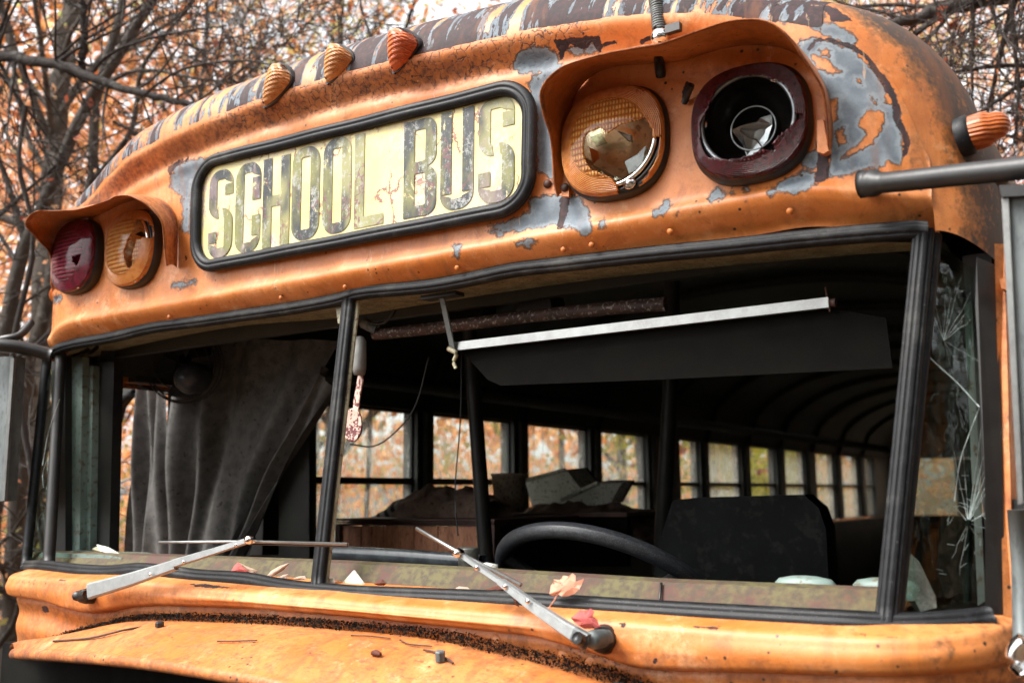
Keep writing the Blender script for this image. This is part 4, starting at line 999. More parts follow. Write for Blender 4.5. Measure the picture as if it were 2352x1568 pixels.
# ---- visors over the light pairs
def visor(front, base, Yf, name='light_visor', fl=None):
    f_ = catmull([P(x, y, yy_) for (x, y), yy_ in zip(front, Yf)], 150)
    b_ = catmull([P(x, y, -.002) for x, y in base], 150)
    rowsV = []
    for k in range(16):
        s = k / 15; rowsV.append(b_ * (1 - s) + f_ * s + np.array([0, 0, .006 * math.sin(s * 3.14)]))
    V = np.stack(rowsV, 1).reshape(-1, 3); F = grid_faces(150, 16)
    ctr = V.mean(0); off = V - ctr; off[:, 1] *= .1; off /= np.linalg.norm(off, axis=1)[:, None] + 1e-9
    nV = len(V); V2v = V + off * .0035
    F2v = [tuple(i + nV for i in q[::-1]) for q in F]
    for i in range(149): F2v.append((i * 16 + 15, (i + 1) * 16 + 15, (i + 1) * 16 + 15 + nV, i * 16 + 15 + nV)); F2v.append(((i + 1) * 16, i * 16, i * 16 + nV, (i + 1) * 16 + nV))
    for i in (0, 149):
        for k in range(15): F2v.append((i * 16 + k, i * 16 + k + 1, i * 16 + k + 1 + nV, i * 16 + k + nV))
    o = mk(name, np.concatenate([V, V2v]), F + F2v, M['paint'], bus, label=fl)
    q = np.tile(np.linspace(0, 1, 16), 150)
    attr(o, 'rust', np.concatenate([.25 + .5 * (q > .93), .55 + .3 * (q < .3) + .3 * (q > .93)])); attr(o, 'speck', np.concatenate([.25 + .4 * (q > .9)] * 2))
    for nm in ('pgrey', 'pdark'): attr(o, nm, np.full(2 * nV, -.6))
    return o
vr_f = z2([(1480, 1280), (1455, 1180), (1445, 1000), (1430, 880), (1385, 740), (1365, 620), (1395, 540), (1460, 470), (1560, 415), (1800, 350), (2100, 300)]) + z3([(30, 272), (230, 200), (400, 145), (540, 128), (640, 135), (730, 175), (820, 260), (900, 380), (980, 500), (1030, 600), (1052, 750), (1062, 900), (1068, 990)])
nfr = len(vr_f)
vr_Y = [-.012, -.03, -.05, -.075, -.105, -.125, -.14, -.15, -.155, -.16, -.165, -.165, -.165, -.165, -.165, -.165, -.16, -.15, -.13, -.10, -.07, -.045, -.03, -.012]
vr_b = [(1302, 448), (1304, 400), (1304, 330), (1308, 270), (1325, 215), (1360, 175), (1410, 155), (1480, 150), (1570, 140), (1640, 118), (1720, 105), (1800, 112), (1860, 150), (1895, 210), (1907, 270), (1908, 320), (1903, 352)]
visor(vr_f, vr_b, vr_Y, fl='orange visor over the right pair of lights')
vl_f = lz([(372, 1400), (345, 1300), (338, 1000), (300, 880), (220, 800), (120, 690), (45, 610), (20, 540), (70, 450), (150, 400), (220, 385), (400, 395), (560, 390), (700, 370), (900, 310), (1050, 260), (1130, 215), (1230, 197), (1330, 205), (1450, 260), (1560, 330), (1680, 450), (1740, 560), (1760, 750), (1780, 1000), (1798, 1085)])
vl_Y = [-.01, -.02, -.04, -.06, -.085, -.11, -.13, -.145, -.15, -.155, -.155, -.155, -.155, -.155, -.155, -.155, -.15, -.145, -.14, -.13, -.115, -.10, -.085, -.07, -.055, -.05]
vl_b = lz([(440, 1400), (430, 1250), (430, 1000), (445, 800), (500, 640), (620, 540), (760, 500), (900, 470), (1060, 400), (1250, 300), (1450, 240), (1600, 225), (1740, 265), (1840, 345), (1905, 460), (1935, 620), (1932, 850), (1925, 1105)])
visor(vl_f, vl_b, vl_Y, fl='orange visor over the left pair of lights, brown on top')
fl = plate(az([(300, 760), (345, 760), (345, 1000), (355, 1190), (352, 1430), (262, 1425), (270, 1150), (285, 900)]), -.012, .008, 'visor_flange', M['paint'])
fl = plate(z3([(1000, 790), (1040, 780), (1075, 985), (1040, 1005), (1000, 990)]), -.02, .016, 'visor_flange', M['paint'])
for q in (az([(300, 1315)])[0], z3([(1022, 940)])[0], az([(88, 1272)])[0]):
    v, f = lathe([(.0001, .005), (.005, .0045), (.008, .001), (.008, -.004)], P(*q, -.014 if q[0] > 1280 else -.002), (0, -1, 0), 12); mk('screw', v, f, M['rust'], bus)
# hose nozzle / wire stub between the right lights
v, f = tube([P(1588, 195, -.03), P(1580, 215, -.02), P(1572, 235, -.005)], .006, 8); mk('wire_stub', v, f, M['blackmetal'], bus)
v, f = tube([P(1512, 122, -.05), P(1514, 140, -.02), P(1518, 175, .0)], .009, 10); mk('spring_mount', v, f, M['blackmetal'], bus)

# ---- spring-mounted aerial on the roof edge
spx = [(1504, -40), (1504, -10), (1509, 20), (1514, 68)]
sp = catmull([P(x, y, -.03) for x, y in spx], 60)
hel = B()
T_, N_, B_n = frames(sp, (0, -1, 0)); tt = np.linspace(0, 1, 420); cen = np.stack([np.interp(tt, np.linspace(0, 1, 60), sp[:, k]) for k in range(3)], 1)
NN = np.stack([np.interp(tt, np.linspace(0, 1, 60), N_[:, k]) for k in range(3)], 1); BN = np.stack([np.interp(tt, np.linspace(0, 1, 60), B_n[:, k]) for k in range(3)], 1)
ph = tt * 2 * math.pi * 21
hp_ = cen + (NN * np.cos(ph)[:, None] + BN * np.sin(ph)[:, None]) * .0105
v, f = tube(hp_, .0020, 5); hel.add(v, f)
aer = hel.mk('spring_coil', M['alum_dull'], bus)
v, f = tube(sp, .0085, 10); mk('spring_core', v, f, M['blackmetal'], bus)
v, f = lathe([(.0001, .016)] + [(.0165 * math.sin(q), .016 * math.cos(q)) for q in np.linspace(.2, 2.9, 12)] + [(.0001, -.016)], P(1516, 86, -.035), (.1, -.3, 1), 20); mk('ball_joint', v, f, M['chrome'], bus)
v, f = box(P(1547, 66, -.04), (.026, .012, .014)); mk('aerial_clip', v, f, M['blackmetal'], bus, smooth=False)

# ---- three clearance lamps on the roof edge
RV = V2[:, :34].reshape(-1, 3) if False else CAPV; RP = proj(RV)
def on_roof(x, y):
    dd_ = np.hypot(RP[:, 0] - x, RP[:, 1] - y); ok = dd_ < 4; i_ = np.where(ok)[0] if ok.any() else np.array([dd_.argmin()]); return RV[i_[RV[i_, 1].argmin()]]
def clearance(px, py, tipx, tipy, size, mat, label, wpx):
    """teardrop lamp: narrow nose down towards the camera"""
    tip = on_roof(tipx, tipy); c = on_roof(px, py); top_ = tip + (c - tip) * 1.9
    ax_ = (top_ - tip); L = np.linalg.norm(ax_); ax_ /= L
    outv = np.array([.34, -.88, .34]); outv -= ax_ * (outv @ ax_); outv /= np.linalg.norm(outv); sd = np.cross(ax_, outv)
    V = []; nn, mm = 26, 20
    for i in range(nn):
        s = i / (nn - 1); wd = size * (1 - (1 - s) ** 1.7) ** .75 * (1 if s < .82 else math.sqrt(max(0, 1 - ((s - .82) / .18) ** 2 * .75))); hh = wd * 1.05
        for j in range(mm):
            a_ = math.pi * j / (mm - 1); cx2 = math.cos(a_); sy = math.sin(a_) ** .8
            V.append(tip + ax_ * (L * s) + sd * (cx2 * wd) + outv * (sy * hh + .004))
    lens = mk('clearance_lamp', V, grid_faces(nn, mm) + [tuple(range((nn - 1) * mm, nn * mm))], mat, bus, label=label)
    bV = []
    for s in np.linspace(-.04, 1.05, 24):
        q = min(max(s, 0), 1); wd = (size * 1.06) * (1 - (1 - q) ** 1.7) ** .75 * (1 if s < .85 else math.sqrt(max(0.02, 1 - ((s - .85) / .2) ** 2))) + .003
        bV.append((s, wd))
    poly = [tip + ax_ * (L * s) + sd * w_ for s, w_ in bV] + [tip + ax_ * (L * s) - sd * w_ for s, w_ in bV[::-1]]
    v, f = prism([p + outv * .004 for p in poly], -outv * .012); mk('lamp_base', v, f, M['blackmetal'], lens, smooth=False)
    v, f = lathe([(.0001, .003), (.0035, .0028), (.0045, 0)], tip + ax_ * .010 + outv * .011, outv, 10); mk('screw', v, f, M['rust'], lens)
    # moulded ribs
    rb = B()
    for s in np.linspace(.35, .97, 13):
        wd = size * (1 - (1 - s) ** 1.7) ** .75 * (1 if s < .82 else math.sqrt(max(0, 1 - ((s - .82) / .18) ** 2 * .75)))
        pth = [tip + ax_ * (L * s) + sd * (math.cos(a_) * wd) + outv * (math.sin(a_) ** .8 * wd * 1.05 + .0045) for a_ in np.linspace(.15, 1.5, 12)]
        v, f = tube(pth, .0012, 5); rb.add(v, f)
    rb.mk('lens_ribs', mat, lens)
clearance(634, 203, 612, 248, .034, M['lamp_amber'], 'leftmost of the three amber roof lamps', 60)
clearance(773, 148, 753, 194, .034, M['lamp_amber'], 'middle of the three amber roof lamps', 60)
clearance(922, 117, 903, 168, .036, M['lamp_red'], 'reddest roof lamp, with a molten dent, rightmost of three', 60)
# ---- round side marker lamps
def marker(c, r, axd, label):
    axd = np.array(axd, float); axd /= np.linalg.norm(axd)
    g = mk('side_marker', *lathe([(r * 1.12, -.012), (r * 1.15, -.006), (r * 1.14, .004), (r * 1.02, .008), (r * .9, .008)], c, axd, 36, (0, 0, 1)), M['rubber'], bus, label=label)
    v, f = lathe([(r * 1.0, .004), (r * 1.0, .026), (r * .96, .032), (r * .80, .036), (r * .76, .046), (r * .55, .055), (r * .2, .060), (.0001, .060)], c, axd, 36, (0, 0, 1)); mk('marker_lens', v, f, M['marker'], g)
marker(P(2222, 311, .10), .027, (1, -.12, .12), 'amber marker lamp on the right corner, ribbed')
marker(np.array([-1.215, .11, 2.43]), .034, (-1, -.3, .1), 'amber marker lamp on the left corner')
v, f = lathe([(.0001, .004), (.006, .004), (.009, .001), (.013, .0005)], P(2135, 232, .105) , (.65, -.6, .35), 14); mk('roof_bolt', v, f, M['alum_dull'], bus)

# ---- mirrors and their brackets
arm = [P(1985, 422, -.02), P(2060, 417, -.04), P(2200, 402, -.07), P(2352, 386, -.10), P(2460, 372, -.12)]
v, f = tube(catmull(arm, 30), np.r_[np.full(3, .0205), np.full(27, .0155)], 12); mr = mk('mirror_arm', v, f, M['blackmetal'], bus, label='black mirror arm across the right corner')
v, f = tube([P(1976, 424, -.018), P(1988, 422, -.019)], .021, 12); mk('arm_end_plug', v, f, M['rubber'], mr)
v, f = tube([P(2290, 394, -.06), P(2310, 420, .02), P(2318, 480, .08)], .011, 8); mk('mirror_brace', v, f, M['blackmetal'], bus)
mp = plate([(2302, 436), (2420, 430), (2420, 1150), (2345, 1160)], -.10, .035, 'mirror', M['alum_dull'], label='tall dull grey mirror housing at the right edge')
plate([(2294, 426), (2420, 418), (2420, 445), (2300, 452)], -.115, .06, 'mirror_cap', M['blackmetal'], parent=mp)
plate([(2300, 450), (2316, 450), (2350, 1155), (2338, 1158)], -.108, .007, 'mirror_edge', M['alu'], parent=mp)
v, f = tube([P(2336, 1170, -.02), P(2346, 1300, -.02), P(2350, 1500, -.02)], .012, 8); mk('mirror_brace', v, f, M['alum_dull'], bus)
v, f = tube(catmull([P(2356, 1470, -.1), P(2334, 1490, -.1), P(2330, 1520, -.1), P(2352, 1545, -.1)], 16), .011, 8); mk('mirror_hinge', v, f, M['chrome'], bus)
armL = [P(118, 815, .0), P(60, 800, -.05), P(0, 792, -.1), P(-80, 785, -.15)]
v, f = tube(catmull(armL, 20), .018, 10); mk('mirror_arm', v, f, M['blackmetal'], bus, label='black mirror arm at the left corner')
v, f = tube(catmull([P(72, 740, .02), P(45, 770, -.02), P(10, 778, -.05), P(-60, 790, -.08)], 20), .011, 8); mk('mirror_brace', v, f, M['blackmetal'], bus)
mp = plate([(-90, 822), (30, 818), (8, 1150), (-110, 1160)], -.07, .035, 'mirror', M['alum_dull'], label='grey mirror housing cut by the left edge')
plate([(24, 822), (32, 822), (10, 1150), (3, 1150)], -.076, .007, 'mirror_edge', M['alu'], parent=mp)

# ---- wipers
def qbar(p, w, Ys, th, name, mat, parent, **k):
    """tapered pressed bar: p list of px points, w widths in px"""
    c = np.array([P(x, y, yy_) for (x, y), yy_ in zip(p, Ys)]); ws = [ww * np.linalg.norm(P(x + 1, y, yy_) - P(x, y, yy_)) / 1.0 for ww, (x, y), yy_ in zip(w, p, Ys)]
    T, N_, Bn = frames(c, (0, -1, 0)); V = []; prof = [(-.5, -.5), (-.5, .25), (-.38, .5), (.38, .5), (.5, .25), (.5, -.5)]
    for i in range(len(c)):
        for a_, b_ in prof: V.append(c[i] + Bn[i] * a_ * ws[i] * .72 + N_[i] * b_ * th)
    F = grid_faces(len(c), 6, False, True); F += [tuple(range(6)), tuple(range(6 * len(c) - 6, 6 * len(c)))[::-1]]
    return mk(name, V, F, mat, parent, smooth=False, **k)
M['wiper'] = simple('brushed_steel', (.36, .38, .38), (.30, .32, .32), .42, .5, scale=60, bump=.08, dirt=(.27, .28, .28))
w1 = qbar([(205, 1357), (300, 1330), (404, 1296)], [30, 26, 21], [-.165, -.16, -.15], .012, 'wiper_arm', M['wiper'], bus, label='left wiper arm with a level bare blade')
qbar([(398, 1294), (490, 1266), (571, 1240)], [17, 14, 12], [-.152, -.145, -.13], .010, 'arm_tip', M['wiper'], w1)
v, f = lathe([(.016, -.045), (.017, .0), (.014, .012), (.0001, .016)], P(196, 1368, -.145), (0, -1, .1), 16); mk('wiper_pivot', v, f, M['blackmetal'], w1)
v, f = tube([P(200, 1365, -.155), P(176, 1368, -.15)], .011, 8); mk('pivot_cap', v, f, M['blackmetal'], w1)
v, f = tube([P(366, 1245, -.115), P(571, 1243, -.12), P(799, 1249, -.125)], .0032, 6); mk('wiper_blade', v, f, M['alu'], w1)
v, f = tube([P(575, 1249, -.116), P(799, 1254, -.121)], .0018, 5); mk('blade_rubber', v, f, M['blackmetal'], w1)
v, f = lathe([(.007, -.01), (.009, .0), (.007, .008), (.0001, .01)], P(573, 1239, -.14), (0, -1, 0), 14); mk('blade_joint', v, f, M['chrome'], w1)
for q, yy_ in (((345, 1318), -.166), ((421, 1290), -.158), ((542, 1251), -.149)):
    v, f = lathe([(.0001, .0025), (.003, .002), (.004, 0)], P(*q, yy_), (0, -1, 0), 10); mk('rivet', v, f, M['chrome'], w1)
w2 = qbar([(1340, 1468), (1300, 1443), (1225, 1392), (1150, 1335)], [44, 36, 28, 17], [-.185, -.18, -.165, -.15], .014, 'wiper_arm', M['wiper'], bus, label='right wiper arm with its blade lying along it')
qbar([(1156, 1340), (1105, 1306), (1056, 1271)], [13, 12, 12], [-.152, -.145, -.138], .010, 'arm_tip', M['wiper'], w2)
qbar([(1347, 1474), (1318, 1455)], [46, 40], [-.195, -.192], .012, 'arm_knuckle', M['alum_dull'], w2)
v, f = lathe([(.018, -.035), (.019, -.005), (.016, .004), (.0001, .006)], P(1378, 1470, -.15), (.15, -1, .05), 24); mk('wiper_grommet', v, f, M['rubber'], w2)
v, f = lathe([(.0215, -.02), (.022, -.008), (.018, -.004)], P(1384, 1468, -.135), (.15, -1, .05), 24); mk('grommet_rim', v, f, M['rust'], w2)
v, f = lathe([(.013, -.035), (.014, .0), (.011, .010), (.0001, .012)], P(1362, 1468, -.175), (-.1, -1, .05), 20); mk('wiper_pivot', v, f, M['alum_dull'], w2)
v, f = tube([P(1340, 1473, -.20), P(1325, 1464, -.215)], .0095, 10); mk('pivot_cap', v, f, M['blackmetal'], w2)
v, f = tube([P(957, 1213, -.10), P(1060, 1272, -.13), P(1197, 1343, -.14)], .0036, 6); mk('wiper_blade', v, f, M['alu'], w2)
v, f = lathe([(.006, -.01), (.008, .0), (.006, .008), (.0001, .01)], P(1052, 1269, -.145), (0, -1, 0), 14); mk('blade_joint', v, f, M['chrome'], w2)
for q, yy_ in (((1094, 1303), -.153), ((1160, 1346), -.163), ((1212, 1380), -.176)):
    v, f = lathe([(.0001, .0025), (.0035, .002), (.0045, 0)], P(*q, yy_), (0, -1, 0), 10); mk('rivet', v, f, M['chrome'], w2)

# ================================================================== inside the bus
# dashboard shelf right behind the glass line
M['dash'] = (lambda n: n.done(n.bsdf(n.mix(n.step(n.noise(70, 6), .4, .65), n.mix(n.step(n.noise(7, 7, rough=.72), .42, .60), (.105, .092, .036), (.090, .038, .030)), (.06, .045, .028)), .8, 0, n.bump(n.noise(200, 4), .5, .001))))(N('mossy_dashboard'))
dt = [(70, 1268), (240, 1272), (560, 1284), (780, 1292), (1100, 1310), (1520, 1336), (2040, 1358)]
db = [(70, 1320), (240, 1320), (560, 1345), (780, 1372), (1100, 1392), (1520, 1420), (2040, 1440)]
T1 = np.array([P(x, y, .02) for x, y in dt]); B1_ = np.array([P(x, y, -.02) for x, y in db]); T2 = T1 + [0, .025, .004]; T3 = T1 + [0, .25, -.02]; T4 = T1 + [0, .25, -.4]
for a_ in (T1, B1_): pass
V = np.stack([B1_, T1, T2, T3, T4], 1)
def resample(V, n):
    t = np.linspace(0, 1, len(V)); q = np.linspace(0, 1, n); return np.stack([[np.interp(q, t, V[:, j, k]) for j in range(V.shape[1])] for k in range(3)], 2).transpose(1, 0, 2)
V = resample(V, 60); mk('dashboard', V.reshape(-1, 3), [q[::-1] for q in grid_faces(60, 5)], M['dash'], bus, sharp=40)
mc = [P(x, y, .012) for x, y in [(75, 1293), (95, 1268), (240, 1274), (280, 1280), (262, 1302), (80, 1300)]]
v, f = prism(mc, (0, .12, .0)); mk('dash_cover', v, f, M['mint'], bus, smooth=False, label='mint green cover at the left end of the dashboard')
v, f = tube([P(1519, 1338, .014), P(1510, 1418, -.028)], .0022, 5); mk('dash_seam', v, f, M['blackmetal'], bus)
for (cx0, cy0), w_ in (((1850, 1352), .048), ((2035, 1358), .048)):
    v, f = lathe([(w_, -.01), (w_, .009), (w_ * .85, .016), (w_ * .4, .020), (.0001, .021)], P(cx0, cy0, .10), (0, 0, 1), 36); V = v.copy(); cc = P(cx0, cy0, .10); V[:, 1] = cc[1] + (V[:, 1] - cc[1]) * .45
    mk('defroster_vent', V, f, M['mint'], bus)
# steering wheel
wc = np.array([.325, .50, 1.630]); wn_ = np.array([0.02, .58, .81]); wn_ /= np.linalg.norm(wn_)
v, f = lathe([(.25 + .018 * math.cos(q), .018 * math.sin(q)) for q in np.linspace(0, 2 * math.pi, 14)], wc, wn_, 90); sw = mk('steering_wheel', v, f, M['wheel'], bus)
xh = np.array([1.0, 0, 0]); yh = np.cross(wn_, xh)
for a_ in (95, 215, 335):
    dr = xh * math.cos(R_(a_)) + yh * math.sin(R_(a_)); v, f = tube([wc - wn_ * .03 + dr * .03, wc - wn_ * .03 + dr * .13, wc + dr * .25], [.017, .015, .013], 8); mk('spoke', v, f, M['wheel'], sw)
v, f = lathe([(.05, -.06), (.05, -.02), (.04, -.005), (.0001, .0)], wc, wn_, 24); mk('hub', v, f, M['wheel'], sw)
v, f = tube([wc - wn_ * .05, wc - wn_ * .6], .025, 10); mk('steering_column', v, f, M['blackmetal'], bus)
# driver seat
sp_ = [(1498, 1360), (1512, 1250), (1545, 1148), (1600, 1142), (1845, 1135), (1880, 1165), (1897, 1215), (1905, 1360)]
poly = pathY(sp_, 1.25); v, f = prism(poly, (0, .09, 0)); st = mk('driver_seat', v, f, M['seat'], bus, smooth=False)
v, f = box((.58, 1.0, 1.25), (.5, .5, .12)); mk('seat_cushion', v, f, M['seat'], st, smooth=False)
# stanchions
def pole(name, pts, Y, r, mat=M['post'], **k): v, f = tube([P(x, y, Y) for x, y in pts], r, 12); return mk(name, v, f, mat, bus, **k)
pole('stanchion', [(1062, 560), (1085, 850), (1125, 1400)], .85, .022)
pole('stanchion', [(1545, 600), (1540, 900), (1512, 1400)], 1.4, .026)
# engine box/guard rail behind the dash
rl = [P(x, y, .45) for x, y in [(740, 1268), (900, 1276), (1110, 1292)]]
v, f = sweep(catmull(rl, 30), [(-.02, -.016), (-.02, .014), (-.012, .018), (.012, .018), (.02, .014), (.02, -.016)], (0, 0, 1)); mk('modesty_rail', v, f, simple('glossy_grey_paint', (.06, .07, .075), (.035, .04, .045), .2), bus)
v, f = prism([P(740, 1280, .44), P(1110, 1302, .44), P(1110, 1420, .44), P(740, 1400, .44)], (0, .015, 0)); mk('modesty_panel', v, f, M['seat'], bus, smooth=False)
# sun visor
br = [P(1040, 797, .12), P(1470, 744, .12), P(1905, 695, .12)]
sv = mk('sun_visor', *prism([P(x, y, .135) for x, y in [(1055, 800), (1890, 704), (2035, 730), (2050, 845), (1500, 872), (1150, 885), (1120, 872)]], (0, .006, 0)), simple('smoked_visor', (.005, .0045, .0035), (.0035, .003, .0028), .7, Specular_IOR_Level=.05), bus, smooth=False)
v, f = sweep(np.linspace(br[0], br[2], 16), [(-.006, -.0085), (-.006, .0085), (-.001, .0085), (0, .0065), (.002, .0085), (.006, .0085), (.006, -.0085), (0, -.0098)], (0, 0, 1)); mk('visor_rail', v, f, M['alu'], sv, smooth=False)
v, f = tube([P(1905, 695, .118), P(1920, 694, .118)], .007, 8); mk('rail_nut', v, f, M['rust'], sv)
v, f = tube([P(1896, 660, .118), P(1906, 715, .118)], .0018, 5); mk('visor_clip', v, f, M['rust'], sv)
v, f = box(P(1016, 680, .07), (.09, .03, .008)); mk('visor_bracket', v, f, M['blackmetal'], sv, smooth=False)
v, f = sweep(np.linspace(P(1014, 676, .07), P(1040, 800, .11), 8), [(-.006, -.002), (-.006, .002), (.006, .002), (.006, -.002)], (0, -1, 0)); mk('visor_bracket', v, f, M['alum_dull'], sv, smooth=False)
v, f = tube(catmull([P(1030, 800, .105), P(1048, 812, .105), P(1042, 830, .105), P(1047, 846, .105)], 14), np.linspace(.006, .0035, 14), 7); mk('frayed_strap', v, f, M['cream'], sv)
# rusty grab tube and clutter under the header
v, f = tube(catmull([P(860, 768, .22), P(1010, 752, .22), P(1200, 728, .22), P(1400, 708, .22), P(1530, 698, .22)], 30), .0135, 10); mk('grab_tube', v, f, M['rustbar'], bus)
v, f = tube([P(833, 742, .2), P(866, 757, .21)], .012, 8); mk('tube_clamp', v, f, M['alum_dull'], bus)
v, f = prism([P(x, y, .26) for x, y in [(1180, 725), (1195, 690), (1225, 672), (1262, 676), (1268, 715)]], (0, .06, 0)); mk('switch_box', v, f, M['blackmetal'], bus, smooth=False)
v, f = prism([P(x, y, .24) for x, y in [(1060, 675), (1160, 660), (1200, 672), (1110, 690), (1108, 745), (1010, 745)]], (0, .05, 0)); mk('bracket_plate', v, f, M['dark'], bus, smooth=False)
v, f = tube(catmull([P(845, 742, .2), P(880, 742, .2), P(900, 722, .2), P(908, 695, .2)], 14), .003, 5); mk('wire', v, f, M['blackmetal'], bus)
v, f = tube(catmull([P(805, 1020, .5), P(860, 1024, .5), P(910, 990, .5), P(955, 930, .5), P(985, 820, .5)], 20), .0022, 5); mk('wire', v, f, M['blackmetal'], bus)
v, f = tube(catmull([P(1060, 780, .6), P(1058, 950, .6), P(1045, 1130, .6), P(1052, 1230, .6)], 20), .0018, 5); mk('wire', v, f, M['blackmetal'], bus)
v, f = prism([P(x, y, .04) for x, y in [(768, 682), (790, 682), (786, 745), (776, 742)]], (0, .005, 0)); mk('post_tab', v, f, M['cream'], bus, smooth=False)
# fan hung from the ceiling
fan = empty('dashboard_fan', P(425, 840, .40), 'black round cab fan hanging in the dark behind the left windshield opening', 'fan')
fc = P(420, 838, .40); fa = np.array([.5, -.85, -.1]); 
v, f = lathe([(.045, -.05), (.048, .0), (.04, .03), (.02, .045), (.0001, .05)], P(438, 868, .36), fa, 24); mk('motor', v, f, simple('fan_motor', (.045, .05, .06), (.03, .03, .04), .3), fan)
cage = B()
for rr, hh in ((.115, 0), (.108, .02), (.095, .035), (.07, .046), (.115, -.03)):
    cage.add(*lathe([(rr + .002 * math.cos(q), hh + .002 * math.sin(q)) for q in np.linspace(0, 6.283, 7)], fc, fa, 40))
cage.mk('guard', M['blackmetal'], fan)
bl = B()
for k in range(4):
    a_ = k * math.pi / 2; xh2 = np.cross(fa / np.linalg.norm(fa), [0, 0, 1]); xh2 /= np.linalg.norm(xh2); yh2 = np.cross(fa / np.linalg.norm(fa), xh2)
    d1 = xh2 * math.cos(a_) + yh2 * math.sin(a_); d2 = -xh2 * math.sin(a_) + yh2 * math.cos(a_)
    o = mk('fan_blade', *prism([fc + d1 * .02 - d2 * .01, fc + d1 * .09 - d2 * .045, fc + d1 * .10 + d2 * .03, fc + d1 * .03 + d2 * .02], fa * .004), M['blackmetal'], fan, smooth=False)
v, f = tube([fc, P(430, 745, .42)], .015, 8); mk('stem', v, f, M['blackmetal'], fan)
# curtain at the entrance
def cloth_mat(name, c1, c2, sp):
    n = N(name); nz = n.noise(30, 5); f_ = n.noise(180, 4)
    c = n.mix(n.step(nz, .35, .7), c1, c2); c = n.mix(n.step(n.noise(70, 5), .60, .68), c, sp)
    return n.done(n.bsdf(c, .9, 0, n.bump(f_, .5, .002)))
M['curtain'] = cloth_mat('curtain_cloth', (.11, .105, .10), (.06, .058, .055), (.03, .025, .02))
cu = empty('curtain', P(450, 1275, .34), 'grey speckled curtain gathered at its top right, hanging inside the entrance', 'curtain')
def drape(name, L, Rr, Y, amp, freq, n=90, m_=60):
    L = catmull([P(x, y, Y) for x, y in L], m_); Rr = catmull([P(x, y, Y) for x, y in Rr], m_); V = []
    for i in range(n):
        s = i / (n - 1)
        for j in range(m_):
            p = L[j] * (1 - s) + Rr[j] * s; ph_ = s * freq * 2 * math.pi + .6 * math.sin(j * .07)
            V.append(p + [0.006 * math.cos(ph_ * .5 + j * .05), amp * math.sin(ph_) * (.6 + .4 * math.sin(s * 7)) + .01 * math.sin(j * .11 + s * 9), 0])
    return mk(name, V, grid_faces(n, m_), M['curtain'], cu)
drape('curtain_panel', [(318, 800), (312, 1000), (300, 1150), (290, 1310)], [(372, 800), (378, 1000), (378, 1150), (374, 1310)], .48, .022, 3.2)
drape('curtain_panel', [(372, 780), (372, 1000), (374, 1150), (368, 1310)], [(760, 780), (660, 1000), (590, 1150), (545, 1310)], .52, .035, 4.3)
drape('curtain_panel', [(735, 840), (690, 960), (620, 1080), (560, 1200), (500, 1310)], [(765, 900), (715, 990), (660, 1090), (600, 1200), (540, 1310)], .46, .018, 2.6)

# ================================================================== loose things in and on the bus
cab = empty('wooden_cabinet', P(930, 1280, .98), 'low wooden cabinet of upright boards with a grooved top, behind the windshield', 'cabinet')
CY_ = .98
edges = [(778, 850), (852, 872), (874, 935), (937, 950), (952, 1005), (1007, 1080)]
for x0, x1 in [(779, 828), (831, 852), (855, 880), (882, 949), (951, 1005), (1007, 1096)]:
    v, f = prism([P(x0, 1206 + (x0 - 779) * .01, CY_ + rng.uniform(0, .006)), P(x1, 1208, CY_), P(x1, 1278, CY_), P(x0, 1270, CY_)], (0, .02, 0)); mk('plank', v, f, M['wood'], cab, smooth=False)
for k, (ya, yb, dy) in enumerate(((1190, 1195, -.03), (1196.5, 1200, -.02), (1201.5, 1206, -.01))):
    v, f = prism([P(772, ya, CY_ + dy), P(1135, ya + 2, CY_ + dy), P(1135, yb + 2, CY_ + dy), P(772, yb, CY_ + dy)], (0, .5, 0)); mk('top_board', v, f, M['woodtop'], cab, smooth=False)
v, f = prism([P(1097, 1206, CY_ - .008), P(1135, 1206, CY_ - .008), P(1135, 1285, CY_ - .008), P(1097, 1283, CY_ - .008)], (0, .03, 0)); mk('corner_board', v, f, M['woodtop'], cab, smooth=False)
v, f = prism([P(770, 1206, CY_ - .008), P(780, 1206, CY_ - .008), P(780, 1272, CY_ - .008), P(770, 1270, CY_ - .008)], (0, .03, 0)); mk('corner_board', v, f, M['woodtop'], cab, smooth=False)
bb_ = P(1300, 1180, 1.9)
tb = empty('low_table', bb_, 'dark low table top running behind the steering wheel, under the bucket', 'table')
v, f = prism([P(1135, 1179, 1.55), P(1440, 1176, 1.55), P(1440, 1186, 1.55), P(1135, 1188, 1.55)], (0, .7, 0)); mk('table_top', v, f, M['woodtop'], tb, smooth=False)
v, f = prism([P(1140, 1188, 1.6), P(1440, 1186, 1.6), P(1440, 1300, 1.6), P(1140, 1300, 1.6)], (0, .03, 0)); mk('table_front', v, f, M['dark'], tb, smooth=False)
